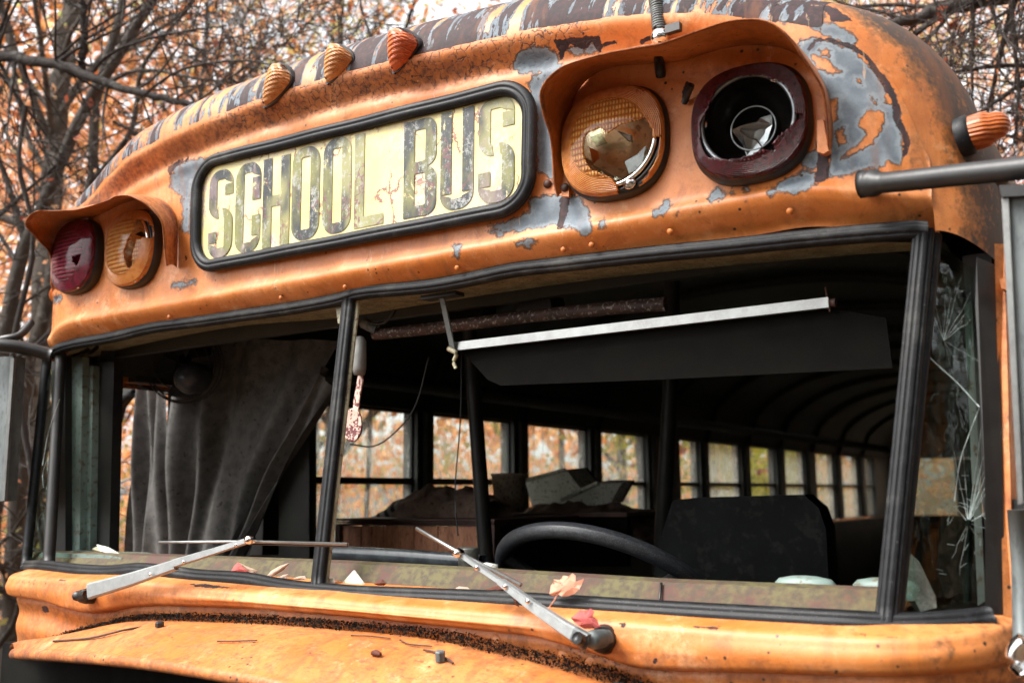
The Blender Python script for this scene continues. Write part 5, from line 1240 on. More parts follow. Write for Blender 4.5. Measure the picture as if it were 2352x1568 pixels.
def heap(name, outline_px, Y, dep, mat, label, cat, seed, rough=.012):
    """crumpled pile: a bulging crumpled body behind the traced outline"""
    pts = np.array(outline_px, float); r2 = np.random.default_rng(seed); n, m_ = 64, 26
    xsx = np.linspace(pts[:, 0].min(), pts[:, 0].max(), n); half = len(pts) // 2
    topc = pts[pts[:, 1].argsort()]; 
    up_ = np.array(outline_px[:-2]); yb = max(p[1] for p in outline_px[-2:])
    yt = np.interp(xsx, up_[:, 0], up_[:, 1]); V = []
    ph_ = r2.uniform(0, 6, 8)
    for i in range(n):
        for j in range(m_):
            a_ = math.pi * j / (m_ - 1); zf = math.sin(a_ / 1.0) ** .6; ylo = yb; q = yt[i] + (ylo - yt[i]) * (1 - zf)
            Yv = Y - math.cos(a_) * dep
            p0 = P(xsx[i], q, Y); p = np.array([p0[0], Yv, p0[2]])
            s_ = i * .35; w_ = j * .5
            nv_ = mnoise.noise_vector(Vector((p[0] * 14 + seed, p[1] * 14, p[2] * 14))) + .6 * mnoise.noise_vector(Vector((p[0] * 34 + seed, p[1] * 34, p[2] * 34)))
            p += rough * 2.2 * zf * np.array(nv_)
            V.append(p)
    return mk(name, V, [q[::-1] for q in grid_faces(n, m_)], mat, None, label=label, cat=cat)
M['burlap'] = cloth_mat('brown_cloth', (.30, .21, .165), (.17, .11, .085), (.06, .04, .03))
M['stripe'] = (lambda n: n.done(n.bsdf(n.mix(n.step(n.wave(9, n.map(n.obj, rot=(0, .7, 0)), 'BANDS', 'X', 2.0), .4, .55), (.34, .35, .36), (.03, .03, .035)), .9)))(N('striped_cloth'))
heap('brown_cloth', [(935, 1189), (945, 1165), (962, 1130), (985, 1120), (1008, 1128), (1030, 1122), (1060, 1126), (1100, 1132), (1130, 1150), (1140, 1189), (930, 1189)], 1.20, .10, M['burlap'], 'crumpled brown cloth heaped on the wooden cabinet', 'cloth', 3)
heap('striped_cloth', [(868, 1189), (895, 1172), (920, 1150), (945, 1135), (965, 1132), (985, 1145), (1000, 1189), (868, 1189)], 1.26, .06, M['stripe'], 'grey and black striped cloth behind the brown cloth', 'cloth', 5, .006)
heap('dark_blanket', [(1215, 1182), (1260, 1160), (1300, 1150), (1350, 1158), (1400, 1160), (1450, 1165), (1500, 1182), (1530, 1230), (1530, 1250), (1215, 1250)], 1.85, .2, M['burlap'], 'dark brown blanket spread behind the steering wheel', 'blanket', 9, .01)
# paper bucket
M['bucket'] = simple('stained_bucket', (.62, .53, .40), (.42, .33, .24), .8, scale=24, dirt=(.06, .04, .03))
ba, bbm = P(1169, 1092, 1.45), P(1169, 1176, 1.45); hb = ba[2] - bbm[2]
rt = np.linalg.norm(P(1203, 1092, 1.45) - ba) * 1.0
v, f = lathe([(.0001, 0), (rt * .78, 0), (rt * .98, hb), (rt * 1.03, hb), (rt * 1.03, hb + .008), (rt * .93, hb + .008), (rt * .72, .01)], (ba[0], 1.45, bbm[2]), (0, 0, 1), 30)
mk('bucket', v, f, M['bucket'], None, label='stained tan bucket beside the dark stanchion', cat='bucket')
# white trays
M['tray'] = simple('dusty_white_plastic', (.80, .82, .74), (.65, .67, .6), .5, scale=14, dirt=(.2, .18, .14))
def tray(pts, Y, d_, label, rimh=None):
    root = empty('plastic_tray', P(*pts[0], Y), label, 'tray')
    poly = [P(x, y, Y) for x, y in pts]; v, f = prism(poly, (.02, d_, .01)); mk('tray_body', v, f, M['tray'], root, smooth=False)
    v, f = tube([poly[-1] - np.array([0, .004, 0]), poly[-2] - np.array([0, .004, 0])], .008, 8); mk('tray_rim', v, f, M['tray'], root)
    v, f = prism([p + np.array([.02, d_ + .001, .01]) for p in poly], (0, .02, 0)); mk('tray_inside', v, f, M['blackmetal'], root, smooth=False)
tray([(1222, 1165), (1330, 1166), (1365, 1160), (1300, 1078), (1206, 1103)], 1.9, .12, 'pale plastic tray tipped up behind the bucket')
tray([(1285, 1160), (1400, 1160), (1428, 1108), (1375, 1108), (1290, 1148)], 1.84, .05, 'grey plastic sheet leaning in front of the pale tray')
# cup behind right wiper
cp = P(1075, 1290, .16)
v, f = lathe([(.0001, 0), (.017, 0), (.022, .06), (.019, .064), (.0001, .062)], cp + [0, 0, -.035], (0, 0, 1), 20); mk('small_cup', v, f, simple('tarnished_cup', (.10, .10, .09), (.04, .04, .035), .5, .4, scale=60), None, label='small dark cup behind the tip of the right wiper arm', cat='cup')
v, f = lathe([(.0001, 0), (.024, .0), (.022, .02), (.0001, .024)], P(1118, 1305, .17) + [0, 0, -.012], (0, 0, 1), 18); mk('jar_lid', v, f, M['tray'], None, label='pale lid lying beside the small dark cup', cat='lid')
# speckled hanger on the centre post
M['speckpink'] = (lambda n: n.done(n.bsdf(n.mix(n.step(n.math('ADD', n.noise(120, 4), n.math('MULTIPLY', n.noise(18, 2), .5)), .76, .80), (.62, .44, .36), (.11, .012, .015)), .5)))(N('rust_speckled_plastic'))
hang = empty('hanging_paddle', P(808, 1000, .10), 'long pale handle with a round rust-speckled end hanging beside the centre post', 'paddle')
v, f = prism([P(x, y, .09) for x, y in [(822, 862), (834, 862), (826, 910), (818, 975), (807, 975), (812, 920)]], (0, .004, 0)); mk('handle', v, f, M['speckpink'], hang, smooth=False)
pc = P(811, 976, .088); rr = np.linalg.norm(P(830, 976, .088) - pc)
v, f = lathe([(.0001, .003), (rr * .9, .003), (rr, .004), (rr, -.001), (.0001, -.001)], pc, (.15, -1, 0), 36); v[:, 2] = pc[2] + (v[:, 2] - pc[2]) * 1.5; mk('disc', v, f, M['speckpink'], hang)
v, f = lathe([(.0001, -.045), (.012, -.043), (.015, -.03), (.014, .03), (.008, .04), (.0001, .042)], P(826, 815, .08), (0, 0, 1), 16); mk('grip', v, f, simple('grey_rubber', (.20, .20, .19), (.13, .13, .12), .6), hang)
# broken white pieces and leaves on the sill
def card(pts, Y, label, mat=None, lean=.03):
    Ys = [Y + lean * (i % 2) for i in range(len(pts))]; poly = pathY(pts, Ys); v, f = prism(poly, (.001, .003, 0)); mk('white_scrap', v, f, mat or M['tray'], None, smooth=False, label=label, cat='scrap')
M['whitecard'] = simple('white_card', (.68, .70, .62), (.55, .56, .48), .6, scale=20, dirt=(.4, .38, .3))
card(b2([(60, 920), (140, 830), (208, 922)]), -.03, 'white triangular scrap standing on the sill right of the centre post', M['whitecard'], .0)
card(b1([(2125, 890), (2175, 880), (2180, 915), (2120, 912)]), -.045, 'small white scrap at the foot of the centre post', M['whitecard'], 0)
card(b1([(630, 662), (700, 680), (790, 730), (720, 728), (650, 700)]), .03, 'folded pale paper lying on the mint dash cover', M['whitecard'], .01)
card(b1([(600, 690), (640, 670), (690, 720), (600, 716)]), .05, 'dark-edged paper under the folded pale paper', M['cream'], .01)
# leaves
def leaf_mat(name, c1, c2):
    n = N(name); nz = n.noise(35, 5)
    c = n.mix(n.step(nz, .35, .7), c1, c2); c = n.mix(n.step(n.noise(150, 3), .63, .68), c, (.05, .02, .01))
    b = n.bsdf(c, .75, 0, n.bump(n.noise(60, 4), .5, .002)); t = n.new('ShaderNodeBsdfTranslucent'); n.put(t.inputs['Color'], c)
    return n.done(n.mixs(.3, b, t.outputs[0]))
M['leaf_peach'] = leaf_mat('peach_leaf', (.82, .46, .32), (.72, .34, .22)); M['leaf_red'] = leaf_mat('red_leaf', (.62, .16, .14), (.48, .08, .08))
M['leaf_tan'] = leaf_mat('tan_leaf', (.62, .46, .36), (.42, .28, .2)); M['leaf_brown'] = leaf_mat('brown_leaf', (.16, .05, .03), (.10, .03, .02))
MAPLE = [(0, -1), (.10, -.55), (.55, -.75), (.50, -.45), (.98, -.30), (.72, -.10), (1.0, .25), (.62, .22), (.60, .52), (.38, .42), (.20, .62), (0, 1.0), (-.18, .60), (-.36, .42), (-.62, .50), (-.60, .2), (-.98, .22), (-.74, -.10), (-.95, -.34), (-.5, -.45), (-.52, -.75), (-.10, -.55)]
def leaf(pts_px, Y, mat, label, stem=None, curl=.006, cat='leaf', name='leaf'):
    pts = np.array(pts_px, float); c = pts.mean(0); V = [P(c[0], c[1], Y - curl)]; n = len(pts)
    for k, (x, y) in enumerate(pts):
        V.append(P((x + c[0]) / 2, (y + c[1]) / 2, Y - curl * .7))
    for k, (x, y) in enumerate(pts): V.append(P(x, y, Y + curl * (.35 if k % 3 else -.5)))
    F = [(0, 1 + k, 1 + (k + 1) % n) for k in range(n)] + [(1 + k, 1 + n + k, 1 + n + (k + 1) % n, 1 + (k + 1) % n) for k in range(n)]
    V = np.array(V); nV = len(V); F2_ = [tuple(i + nV for i in q[::-1]) for q in F] + [(1 + n + k, 1 + n + k + nV, 1 + n + (k + 1) % n + nV, 1 + n + (k + 1) % n) for k in range(n)]
    o = mk(name, np.concatenate([V, V + [0, .0008, 0]]), F + F2_, mat, None, label=label, cat=cat, smooth=False)
    if stem:
        v, f = tube(catmull([P(x, y, Y - .002) for x, y in stem], 10), .0011, 5); mk('stalk', v, f, mat, o)
    return o
leaf(b2([(1420, 985), (1430, 930), (1450, 905), (1445, 890), (1490, 893), (1510, 865), (1545, 870), (1570, 850), (1590, 865), (1590, 905), (1645, 885), (1630, 925), (1615, 955), (1580, 985), (1540, 1000), (1500, 1000), (1470, 985), (1440, 1000)]), -.095, M['leaf_peach'], 'peach maple leaf standing on the rubber seal, its stalk hanging down', b2([(1470, 990), (1455, 1020), (1415, 1078)]), .004)
leaf(b2([(1560, 1140), (1600, 1110), (1620, 1090), (1655, 1095), (1690, 1080), (1712, 1100), (1700, 1130), (1730, 1150), (1740, 1185), (1755, 1200), (1700, 1210), (1650, 1212), (1610, 1190), (1580, 1165)]), -.15, M['leaf_red'], 'pinkish red leaf lying above the right wiper pivot', None, .005)
leaf(b1([(1510, 835), (1530, 800), (1555, 778), (1580, 800), (1640, 830), (1650, 850), (1590, 848), (1540, 840)]), -.03, M['leaf_red'], 'dark red leaf on the sill below the left wiper blade')
leaf(b1([(1560, 780), (1600, 800), (1680, 832), (1650, 855), (1610, 830)]), -.04, M['leaf_tan'], 'tan leaf lying over the dark red leaf', None, .004)
leaf(b1([(1740, 870), (1770, 835), (1830, 800), (1890, 782), (1850, 830), (1800, 860), (1760, 876)]), -.045, M['leaf_tan'], 'long tan leaf curling up off the sill left of the centre post', None, .006)
leaf(b1([(1815, 880), (1850, 860), (1882, 855), (1870, 885), (1830, 890)]), -.05, M['leaf_tan'], 'small tan leaf beside the long curling leaf', None, .003)
leaf(b1([(1915, 885), (1950, 870), (1990, 866), (2000, 890), (1940, 893)]), -.052, M['leaf_tan'], 'low tan leaf at the foot of the centre post', None, .003)
leaf(b2([(795, 952), (830, 935), (880, 940), (918, 962), (850, 962)]), -.055, M['leaf_tan'], 'pale leaf edge behind the seal under the right wiper blade', None, .003)
leaf(b2([(970, 965), (1030, 945), (1085, 930), (1125, 955), (1110, 972), (1030, 970)]), -.055, M['leaf_brown'], 'rust brown curled leaf touching the right wiper arm', None, .005)
leaf(b2([(272, 920), (290, 900), (330, 890), (355, 915), (340, 930), (300, 930)]), -.045, M['leaf_brown'], 'shrivelled dark leaf beside the white triangular scrap', None, .006)
leaf(b2([(1180, 1010), (1200, 1008), (1212, 1040), (1222, 1070), (1200, 1060)]), -.10, M['leaf_brown'], 'narrow dead leaf hanging over the seal beside the right wiper arm', None, .004)
# twigs and bits on the bonnet
def on_hood(x, y):
    # nearest point of the bonnet sheet seen at this picture position
    d = np.linalg.norm(HP - np.array([x, y]), axis=1); return HV[d.argmin()]
HV = np.array([v_.co[:] for v_ in hood.data.vertices]) + ORIG['school_bus']; HP = proj(HV)
M['twig'] = simple('dead_twig', (.10, .045, .03), (.05, .025, .018), .8, scale=60)
def twig(pts, label, r=.0013):
    p = [on_hood(x, y) + np.array([0, -.002, .0035]) for x, y in pts]; v, f = tube(catmull(p, 14), r, 5); mk('twig', v, f, M['twig'], None, label=label, cat='twig')
twig(b1([(355, 1305), (600, 1275), (850, 1230), (1130, 1192)]), 'longest dark twig on the bonnet, at its left', .0022)
twig(b1([(1430, 1300), (1560, 1298), (1685, 1305)]), 'straight thin twig in the middle of the bonnet')
twig(b2([(135, 1273), (260, 1275), (385, 1290)]), 'twig nearest the cowl at the centre of the bonnet')
twig(b2([(450, 1300), (520, 1320), (660, 1335)]), 'bent twig left of the steel nut')
twig(b2([(600, 1370), (690, 1392), (785, 1452)]), 'reddish twig passing under the steel nut', .0018)
nt = on_hood(*b2([(698, 1430)])[0]); v, f = lathe([(.0001, .016), (.007, .016), (.0085, .014), (.0085, .0), (.0001, 0)], nt + [0, 0, .001], (.05, -.1, 1), 6); mk('steel_nut', v, f, M['alum_dull'], None, label='small grey steel nut lying on the bonnet', cat='nut', smooth=False)
nt = on_hood(*b1([(1040, 1200)])[0]); v, f = lathe([(.0001, .010), (.007, .010), (.0085, .008), (.0085, .0), (.0001, 0)], nt + [0, 0, .001], (.05, -.1, 1), 6); mk('rusty_nut', v, f, M['blackmetal'], None, label='dark nut at the end of the longest twig', cat='nut', smooth=False)
nt = on_hood(*b2([(285, 1388)])[0]); v, f = tube([nt + [-.008, 0, .005], nt + [0, 0, .006], nt + [.010, 0, .005]], [.004, .0055, .003], 8); mk('seed_pod', v, f, M['leaf_brown'], None, label='dark brown seed pod on the bonnet left of the steel nut', cat='seed pod')
# black leaf mould along the joint between bonnet and cowl
db_ = B(); bkp = np.array(bk); r2 = np.random.default_rng(11)
for k in range(8000):
    i = r2.integers(30, 259); p = bkp[i] + np.array([r2.normal(0, .004), -.012 + abs(r2.normal(0, .5)) * .022 - .0, .002]); 
    e_ = r2.random() ** 1.5; p[1] = -.135 + .04 * r2.random() - .02 * e_; p[2] += .007 * (1 - e_) * r2.random() + (.003 if p[1] > -.13 else 0) + .003 * r2.random()
    s = r2.uniform(.0008, .0030); ax3 = r2.normal(size=(3, 3)); ax3 /= np.linalg.norm(ax3, axis=1)[:, None]
    db_.add([p + ax3[0] * s * 1.6, p + ax3[1] * s * .6, p - ax3[0] * s * 1.4 + ax3[2] * s * .3, p - ax3[1] * s * .6 + ax3[2] * s * .5], [(0, 1, 2, 3)])
M['mould'] = simple('leaf_mould', (.006, .0045, .004), (.022, .015, .011), .9, scale=60, Specular_IOR_Level=.15)
tag(db_.mk('leaf_mould', M['mould'], None, smooth=False), 'black crumbly leaf mould lying along the joint of bonnet and cowl', 'debris', kind='stuff')

# ================================================================== trees
def bark_mat(name, c1, c2, spot):
    n = N(name); v = n.map(n.obj, (1, 1, .35)); nz = n.noise(9, 7, v, .7)
    c = n.mix(n.step(nz, .35, .65), c1, c2); c = n.mix(n.math('MULTIPLY', n.step(n.noise(22, 4), .58, .66), .8), c, spot)
    return n.done(n.bsdf(c, .85, 0, n.bump(n.noise(40, 6, v), .8, .012)))
M['bark_pale'] = bark_mat('pale_bark', (.14, .12, .10), (.075, .064, .053), (.24, .22, .195))
M['bark_dark'] = bark_mat('dark_bark', (.045, .036, .030), (.022, .018, .016), (.10, .095, .085))
M['bark_grey'] = bark_mat('grey_bark', (.075, .062, .05), (.04, .033, .027), (.15, .14, .125))
def foliage_mat(name, stops):
    n = N(name); 
    r = n.vor(9, feat='F1', out='Color'); c = n.ramp(n.sep(r)[0], stops)
    b = n.bsdf(c, .6); t = n.new('ShaderNodeBsdfTranslucent'); n.put(t.inputs['Color'], c)
    return n.done(n.mixs(.62, b, t.outputs[0]))
FO = [foliage_mat('peach_foliage', [(0, (.80, .42, .22)), (.4, (.90, .58, .36)), (.7, (.80, .32, .18)), (1, (.92, .72, .42))]),
      foliage_mat('orange_foliage', [(0, (.66, .26, .06)), (.4, (.84, .42, .14)), (.75, (.60, .17, .07)), (1, (.86, .60, .22))]),
      foliage_mat('yellow_green_foliage', [(0, (.52, .52, .14)), (.4, (.76, .70, .28)), (.75, (.40, .42, .10)), (1, (.84, .70, .38))]),
      foliage_mat('russet_foliage', [(0, (.30, .07, .03)), (.4, (.45, .13, .06)), (.75, (.20, .05, .03)), (1, (.60, .24, .10))])]
FO.append(foliage_mat('far_foliage', [(0, (.82, .38, .14)), (.3, (.90, .56, .30)), (.5, (.64, .52, .20)), (.7, (.80, .29, .12)), (1, (.94, .74, .46))]))
FO.append(foliage_mat('lime_foliage', [(0, (.42, .46, .05)), (.4, (.62, .62, .10)), (.75, (.34, .38, .04)), (1, (.75, .68, .22))]))
def grow(tubes, p, d, L, r, depth, rg, gravity=-.02, wig=.16, nb=(3, 5), minr=.0025, spread=.75):
    n = max(5, int(L / .07)) if L < 2.5 else 28; pts = [p]; dd = d / np.linalg.norm(d); st = L / (n - 1); dirs = [dd]
    for i in range(n - 1):
        dd = dd + rg.normal(0, wig, 3) * math.sqrt(st / .15) * .55 + np.array([0, 0, gravity]); dd /= np.linalg.norm(dd); pts.append(pts[-1] + dd * st); dirs.append(dd)
    rad = r * (1 - np.linspace(0, 1, n) * .72); tubes.append((np.array(pts), rad))
    if depth <= 0: return
    for k in range(rg.integers(nb[0], nb[1] + 1)):
        i = int(n * rg.uniform(.18, .97)); i = min(i, n - 2); q = rg.normal(size=3); q -= dirs[i] * (q @ dirs[i]); q /= np.linalg.norm(q)
        grow(tubes, pts[i], dirs[i] * (1 - spread * .5) + q * spread, L * rg.uniform(.34, .62), max(rad[i] * rg.uniform(.38, .6), minr), depth - 1, rg, gravity, wig * 1.1, nb, minr, spread)
def tubes_mesh(tubes, k0=7, kmin=4):
    b_ = B()
    for p, r in tubes:
        k = k0 if r[0] > .03 else (5 if r[0] > .01 else kmin); v, f = tube(p, r, k); b_.add(v, f)
    return b_
def leaf_cloud(rg, centers, size, n, spread):
    idx = rg.integers(0, len(centers), n); c = centers[idx] + rg.normal(0, spread, (n, 3))
    a_ = rg.normal(size=(n, 3)); a_ /= np.linalg.norm(a_, axis=1)[:, None]; b_ = rg.normal(size=(n, 3)); b_ -= a_ * (a_ * b_).sum(1)[:, None]; b_ /= np.linalg.norm(b_, axis=1)[:, None]
    s = size * rg.uniform(.6, 1.3, (n, 1))
    V = np.stack([c - a_ * s * .5, c + b_ * s * .3, c + a_ * s * .5, c - b_ * s * .3], 1).reshape(-1, 3)
    F = (np.arange(n)[:, None] * 4 + np.arange(4)[None]).tolist(); return V, F
def near_tree(name, specs, mat, label, seed, leafmat=None, nleaf=0, lsize=.05, cat='tree', depth=3, nb=(4, 7), base=None):
    """specs: list of (polyline world pts, r0, r1, how many side branches, side length)"""
    rg = np.random.default_rng(seed); tr = []; br = []
    for pts, r0, r1, ns, sl in specs:
        c = catmull(pts, 40); c += rg.normal(0, r0 * .12, c.shape); rad = np.linspace(r0, r1, 40)
        (tr if pts is specs[0][0] else br).append((c, rad)); T = np.gradient(c, axis=0); T /= np.linalg.norm(T, axis=1)[:, None]
        for k in range(ns):
            i = int(rg.uniform(2, 39)); q = rg.normal(size=3); q -= T[i] * (q @ T[i]); q /= np.linalg.norm(q)
            grow(br, c[i], T[i] * .5 + q * .8 + np.array([0, 0, .15]), sl * rg.uniform(.5, 1.2), max(.003, rad[i] * rg.uniform(.18, .45)), depth - 1, rg, .004, .17, nb, .0022)
    allp = specs[0][0][0]
    root = empty(name, base if base is not None else allp, label, cat)
    tubes_mesh(tr, 12).mk('trunk', mat, root); tubes_mesh(br).mk('branches', mat, root, kind='stuff')
    if leafmat is not None and nleaf:
        tips = np.array([p[-1] for p, r in br] + [p[len(p) // 2] for p, r in br]); V, F = leaf_cloud(rg, tips, lsize, nleaf, .10); mk('leaves', V, F, leafmat, root, smooth=False, kind='stuff')
    return root
def dpt(lst, D): return [PD(x, y, D) if np.isscalar(D) else None for x, y in lst]
def seg(pts, D0, D1=None):
    D1 = D0 if D1 is None else D1; return [PD(x, y, D0 + (D1 - D0) * i / max(1, len(pts) - 1)) for i, (x, y) in enumerate(pts)]
def rooted(pts, D):
    """extend a traced trunk down to the ground"""
    s = seg(pts, D); b_ = s[0].copy(); dn = s[0] - s[1]; dn /= np.linalg.norm(dn); k = s[0][2] / max(.3, -dn[2]) if dn[2] < 0 else 1
    g = s[0] + dn * min(k, 6); g[2] = 0; return [g] + s
near_tree('pale_tree', [(rooted([(60, 1500), (90, 900), (112, 500), (128, 300), (150, 120), (165, -120)], 6.2), .10, .055, 16, 1.8), (seg([(128, 280), (190, 180), (300, 60), (380, -60)], 6.2, 6.0), .03, .012, 8, 1.1), (seg([(118, 420), (60, 300), (20, 100), (-20, -60)], 6.2, 6.4), .022, .01, 7, 1.0)],
          M['bark_pale'], 'pale smooth trunk rising behind the left visor', 21, FO[0], 500)
near_tree('leaning_tree', [(rooted([(-30, 1300), (5, 900), (20, 700), (60, 560), (110, 440), (170, 300), (235, 180), (330, 30), (390, -90)], 4.8), .055, .022, 16, 1.2), (seg([(60, 560), (10, 400), (-40, 250)], 4.8), .02, .01, 5, .8)],
          M['bark_grey'], 'grey mottled trunk leaning right across the left background', 22, FO[0], 200)
near_tree('dark_tree', [(rooted([(-120, 900), (-110, 500), (-90, 200), (-80, -100)], 4.4), .09, .06, 5, 1.0), (seg([(-100, 118), (0, 132), (80, 140), (160, 158), (200, 178), (330, 218), (430, 240), (500, 275)], 4.4, 3.9), .030, .012, 24, .75), (seg([(186, 170), (192, 80), (188, -60)], 4.25), .022, .012, 8, .6),
          (seg([(-100, 560), (-10, 500), (60, 440), (130, 380)], 4.4, 4.2), .014, .006, 8, .6), (seg([(200, 180), (260, 120), (380, 80), (520, 60)], 4.2, 3.9), .010, .004, 9, .6), (seg([(330, 218), (420, 160), (560, 140), (700, 170)], 4.0, 3.8), .008, .003, 8, .5)],
          M['bark_dark'], 'dark tree at the left edge sending a thick bough across to the roof', 23, FO[3], 60, depth=3)
near_tree('slender_tree', [(rooted([(120, 1350), (60, 1000), (30, 800), (70, 620), (75, 500), (40, 380), (60, 250)], 3.9), .022, .009, 10, .6)],
          M['bark_dark'], 'slender crooked stem behind the left marker lamp', 24, None)
near_tree('twin_stem_tree', [(rooted([(20, 1500), (55, 900), (95, 760)], 5.2) + seg([(130, 560), (210, 420), (215, 250), (260, 100), (300, -60)], 5.2), .06, .02, 14, 1.1), (seg([(210, 420), (300, 300), (330, 150), (430, 20), (470, -60)], 5.2, 5.0), .018, .008, 12, .9), (seg([(260, 280), (400, 330), (520, 230), (620, 60)], 5.0), .010, .004, 10, .9)],
          M['bark_grey'], 'grey tree with two stems between the pale trunk and the roof', 25, FO[0], 300)
near_tree('roadside_sapling', [(rooted([(420, 900), (440, 500), (455, 300), (470, 120), (480, -60)], 7.0), .035, .015, 18, 1.3), (seg([(455, 300), (560, 180), (700, 60), (800, -40)], 7.0), .012, .005, 14, 1.0), (seg([(460, 260), (400, 150), (360, 20)], 7.0), .012, .005, 8, 1.0)],
          M['bark_dark'], 'thin dark sapling just left of the roof edge', 26, FO[2], 500)
near_tree('leafless_twig_tree', [(rooted([(860, 700), (875, 300), (860, 120), (830, 20), (820, -80)], 5.5), .018, .008, 8, .7)], M['bark_dark'], 'bare twiggy sapling behind the rightmost roof lamp', 27, FO[1], 120)
near_tree('right_tree', [(seg([(2700, 900), (2640, 500), (2600, 200), (2560, -100)], 4.2), .12, .08, 4, 1.0),
          (seg([(2620, -40), (2400, -30), (2240, 5), (2150, 30), (2040, 62), (1990, 55)], 4.2, 3.6), .050, .016, 14, .8), (seg([(2560, -160), (2400, -90), (2260, -10), (2200, 15), (2130, 60), (2076, 92)], 4.2, 3.8), .026, .012, 8, .6), (seg([(2500, -60), (2330, 0), (2200, 20), (2160, 60), (2116, 108)], 4.2, 3.8), .016, .008, 8, .55),
          (seg([(2640, 120), (2450, 190), (2350, 195), (2280, 240), (2200, 290)], 4.2, 3.6), .018, .006, 12, .6), (seg([(2640, 80), (2480, 160), (2320, 150), (2200, 165), (2150, 160)], 4.2, 3.7), .016, .006, 12, .6), (seg([(2640, 300), (2500, 320), (2380, 330), (2290, 300)], 4.2, 3.8), .012, .005, 8, .5), (seg([(2228, -60), (2235, 60), (2232, 180), (2236, 262)], 3.7), .010, .005, 12, .5), (seg([(2330, -80), (2325, 60), (2340, 200), (2330, 330)], 3.8), .011, .006, 10, .5)],
          M['bark_dark'], 'dark-limbed tree at the right reaching in over the roof corner', 28, FO[3], 120, base=np.array([5.4, 2.6, 0.0]))
# wood behind: individual trees of four foliage colours sharing meshes
rg = np.random.default_rng(40); protos = []
for k in range(4):
    tr = []; grow(tr, np.zeros(3), np.array([0, 0, 1.0]), 10.5, .13, 3, np.random.default_rng(50 + k), .012, .05, (6, 9), .006, .62)
    tips = np.array([p[int(len(p) * q)] for p, r in tr[1:] for q in (.4, .7, .99)]); tips = tips[tips[:, 2] > .8]
    low = np.c_[rg.normal(0, 1.0, (90, 2)), rg.uniform(.2, 6.0, 90)]
    V, F = leaf_cloud(np.random.default_rng(60 + k), np.concatenate([tips, low]), .125, 6800, .36)
    tm = tubes_mesh(tr[:1], 8); bm_ = tubes_mesh([q for q in tr[1:] if q[1][0] > .014], 5, 3)
    protos.append((mesh_from('trunk', np.concatenate(tm.V), tm.F, M['bark_grey'] if k % 2 else M['bark_pale']), mesh_from('branches', np.concatenate(bm_.V), bm_.F, M['bark_dark']), [mesh_from('crown', V, F, m_, False) for m_ in FO]))
names = ['peach', 'orange', 'yellow-green', 'russet']
kinds = ['peach_leaved_tree', 'orange_leaved_tree', 'yellow_green_tree', 'russet_tree']
def plant(x, y, k, c, s, rz_):
    root = empty(kinds[c], (x, y, 0), {0: 'blurred peach-leaved tree in the wood beyond the bus', 1: 'blurred orange-leaved tree in the wood beyond the bus', 2: 'blurred yellow-green tree in the wood beyond the bus', 3: 'blurred russet tree in the wood beyond the bus'}[c], 'tree', names[c] + ' trees in the wood behind the bus')
    root.rotation_euler = (0, 0, rz_); root.scale = (s, s, s)
    for nm, me in (('trunk', protos[k][0]), ('branches', protos[k][1]), ('crown', protos[k][2][c])):
        o = bpy.data.objects.new(nm, me); COL.objects.link(o); o.parent = root
        if nm != 'trunk': o['kind'] = 'stuff'
cnt = 0
for az_ in np.arange(-82, 16, 4.6):
    for D in (11.0, 18.0):
        a_ = R_(az_ + rg.uniform(-1.4, 1.4)); dd = D * rg.uniform(.88, 1.14); x, y = 1.39 + dd * math.sin(a_), -1.45 + dd * math.cos(a_)
        if abs(x) < 3.0 and y < 12: continue
        if -43 < az_ < -27 and (D < 15 or rg.random() < .4): continue
        if D < 15 and rg.random() < .35: continue
        c = rg.choice(4, p=[.48, .34, .12, .06]) if az_ < -30 else rg.choice(4, p=[.40, .2, .32, .08])
        if az_ > -15: c = rg.choice(4, p=[.2, .2, .2, .4])
        plant(x, y, rg.integers(4), int(c), rg.uniform(.75, 1.15) * (1.0 if not -43 < az_ < -27 else .55), rg.uniform(0, 6.28)); cnt += 1
plant(-3.5, 10.6, 0, 2, .62, 1.0); plant(-4.2, 13.5, 2, 2, .7, 2.0)
for az_ in np.arange(40, 275, 15):   # the wood goes on round the clearing behind the viewer
    if 196 < az_ < 250: continue  # sector left open so low light reaches the bus front
    a_ = R_(az_); dd = rg.uniform(11, 15); plant(1.39 + dd * math.sin(a_), -1.45 + dd * math.cos(a_), rg.integers(4), int(rg.integers(4)), rg.uniform(.6, .8), rg.uniform(0, 6.28))
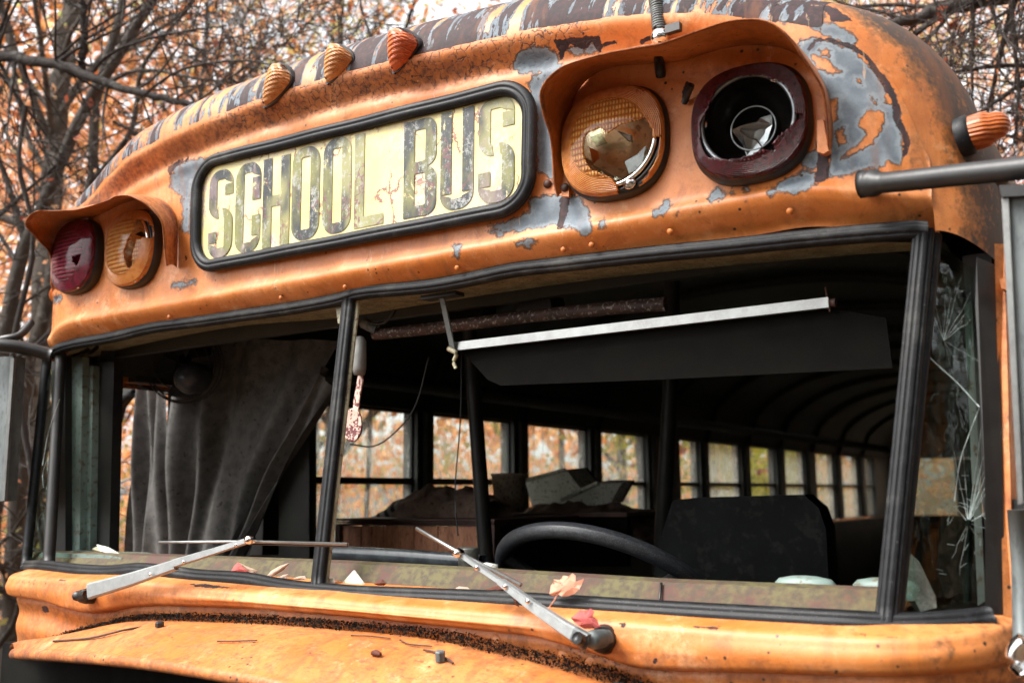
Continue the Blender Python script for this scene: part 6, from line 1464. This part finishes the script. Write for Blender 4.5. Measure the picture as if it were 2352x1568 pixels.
# far wood: one mass of foliage
nF = 50000; az_ = np.radians(rg.uniform(-100, 40, nF)); dd = rg.uniform(23, 36, nF); zz = rg.uniform(0, 1, nF) ** 1.15 * 16 * (.8 + .2 * np.sin(az_ * 9)) * (1 - .62 * np.exp(-((np.degrees(az_) + 35) / 8) ** 2))
cF = np.stack([1.39 + dd * np.sin(az_), -1.45 + dd * np.cos(az_), zz], 1)
V, F = leaf_cloud(rg, cF, .34, nF, .1)
mk('far_wood', V, F, FO[4], None, smooth=False, kind='stuff', label='hazy mass of peach autumn foliage far behind the trees', cat='woodland')
nB = 20000; az_ = np.where(rg.random(nB) < .6, rg.uniform(35, 196, nB), rg.uniform(250, 278, nB)); az_ = np.radians(az_); dd = rg.uniform(9, 16, nB); zz = rg.uniform(0, 1, nB) ** .9 * 11.0 * (.85 + .15 * np.sin(az_ * 7))  # unseen foliage added to block low sky; gap lets light onto the front
V, F = leaf_cloud(rg, np.stack([1.39 + dd * np.sin(az_), -1.45 + dd * np.cos(az_), zz], 1), .62, nB, .1)
M['sky_block_leaf'] = foliage_mat('sky_block_foliage', [(0, (.05, .06, .025)), (.4, (.10, .09, .04)), (.75, (.16, .09, .04)), (1, (.07, .08, .03))])
mk('sky_block_wood', V, F, M['sky_block_leaf'], None, smooth=False, kind='stuff', label='unseen dark foliage ring around the clearing, added to block low sky light', cat='woodland')
for k_, (px_, py_) in enumerate(((1585, 1080), (1750, 1050), (1752, 1140))):
    c_ = PX(px_, py_, -3.1 - .5 * k_); c_[2] = 0; cc_ = np.c_[rg.normal(0, .42, (60, 2)), rg.uniform(.3, 2.9, 60)] + [c_[0], c_[1], 0]
    V, F = leaf_cloud(rg, cc_, .09, 2600, .16); rt_ = empty('yellow_green_bush', c_, ['yellow-green bush just outside the first window past the dark stanchion', 'nearer yellow-green bush outside the third window past the dark stanchion', 'further yellow-green bush outside the third window past the dark stanchion'][k_], 'bush')
    mk('foliage', V, F, FO[5], rt_, smooth=False, kind='stuff')
    v, f = tube([c_, c_ + [0.05, 0, 1.2], c_ + [.0, .05, 2.4]], [.03, .02, .008], 7); mk('stem', v, f, M['bark_dark'], rt_)
# low scrub beside the bus, seen through its windows
ns = 9000; xs_ = rg.uniform(-9, -3.2, ns); ys_ = rg.uniform(-1, 22, ns); zz = rg.uniform(0, 1, ns) ** 1.6 * 2.6
V, F = leaf_cloud(rg, np.stack([xs_, ys_, zz], 1), .09, ns, .15)
mk('scrub', V, F, FO[2], None, smooth=False, kind='stuff', label='loose yellow-green scrub growing beside the bus', cat='scrub')
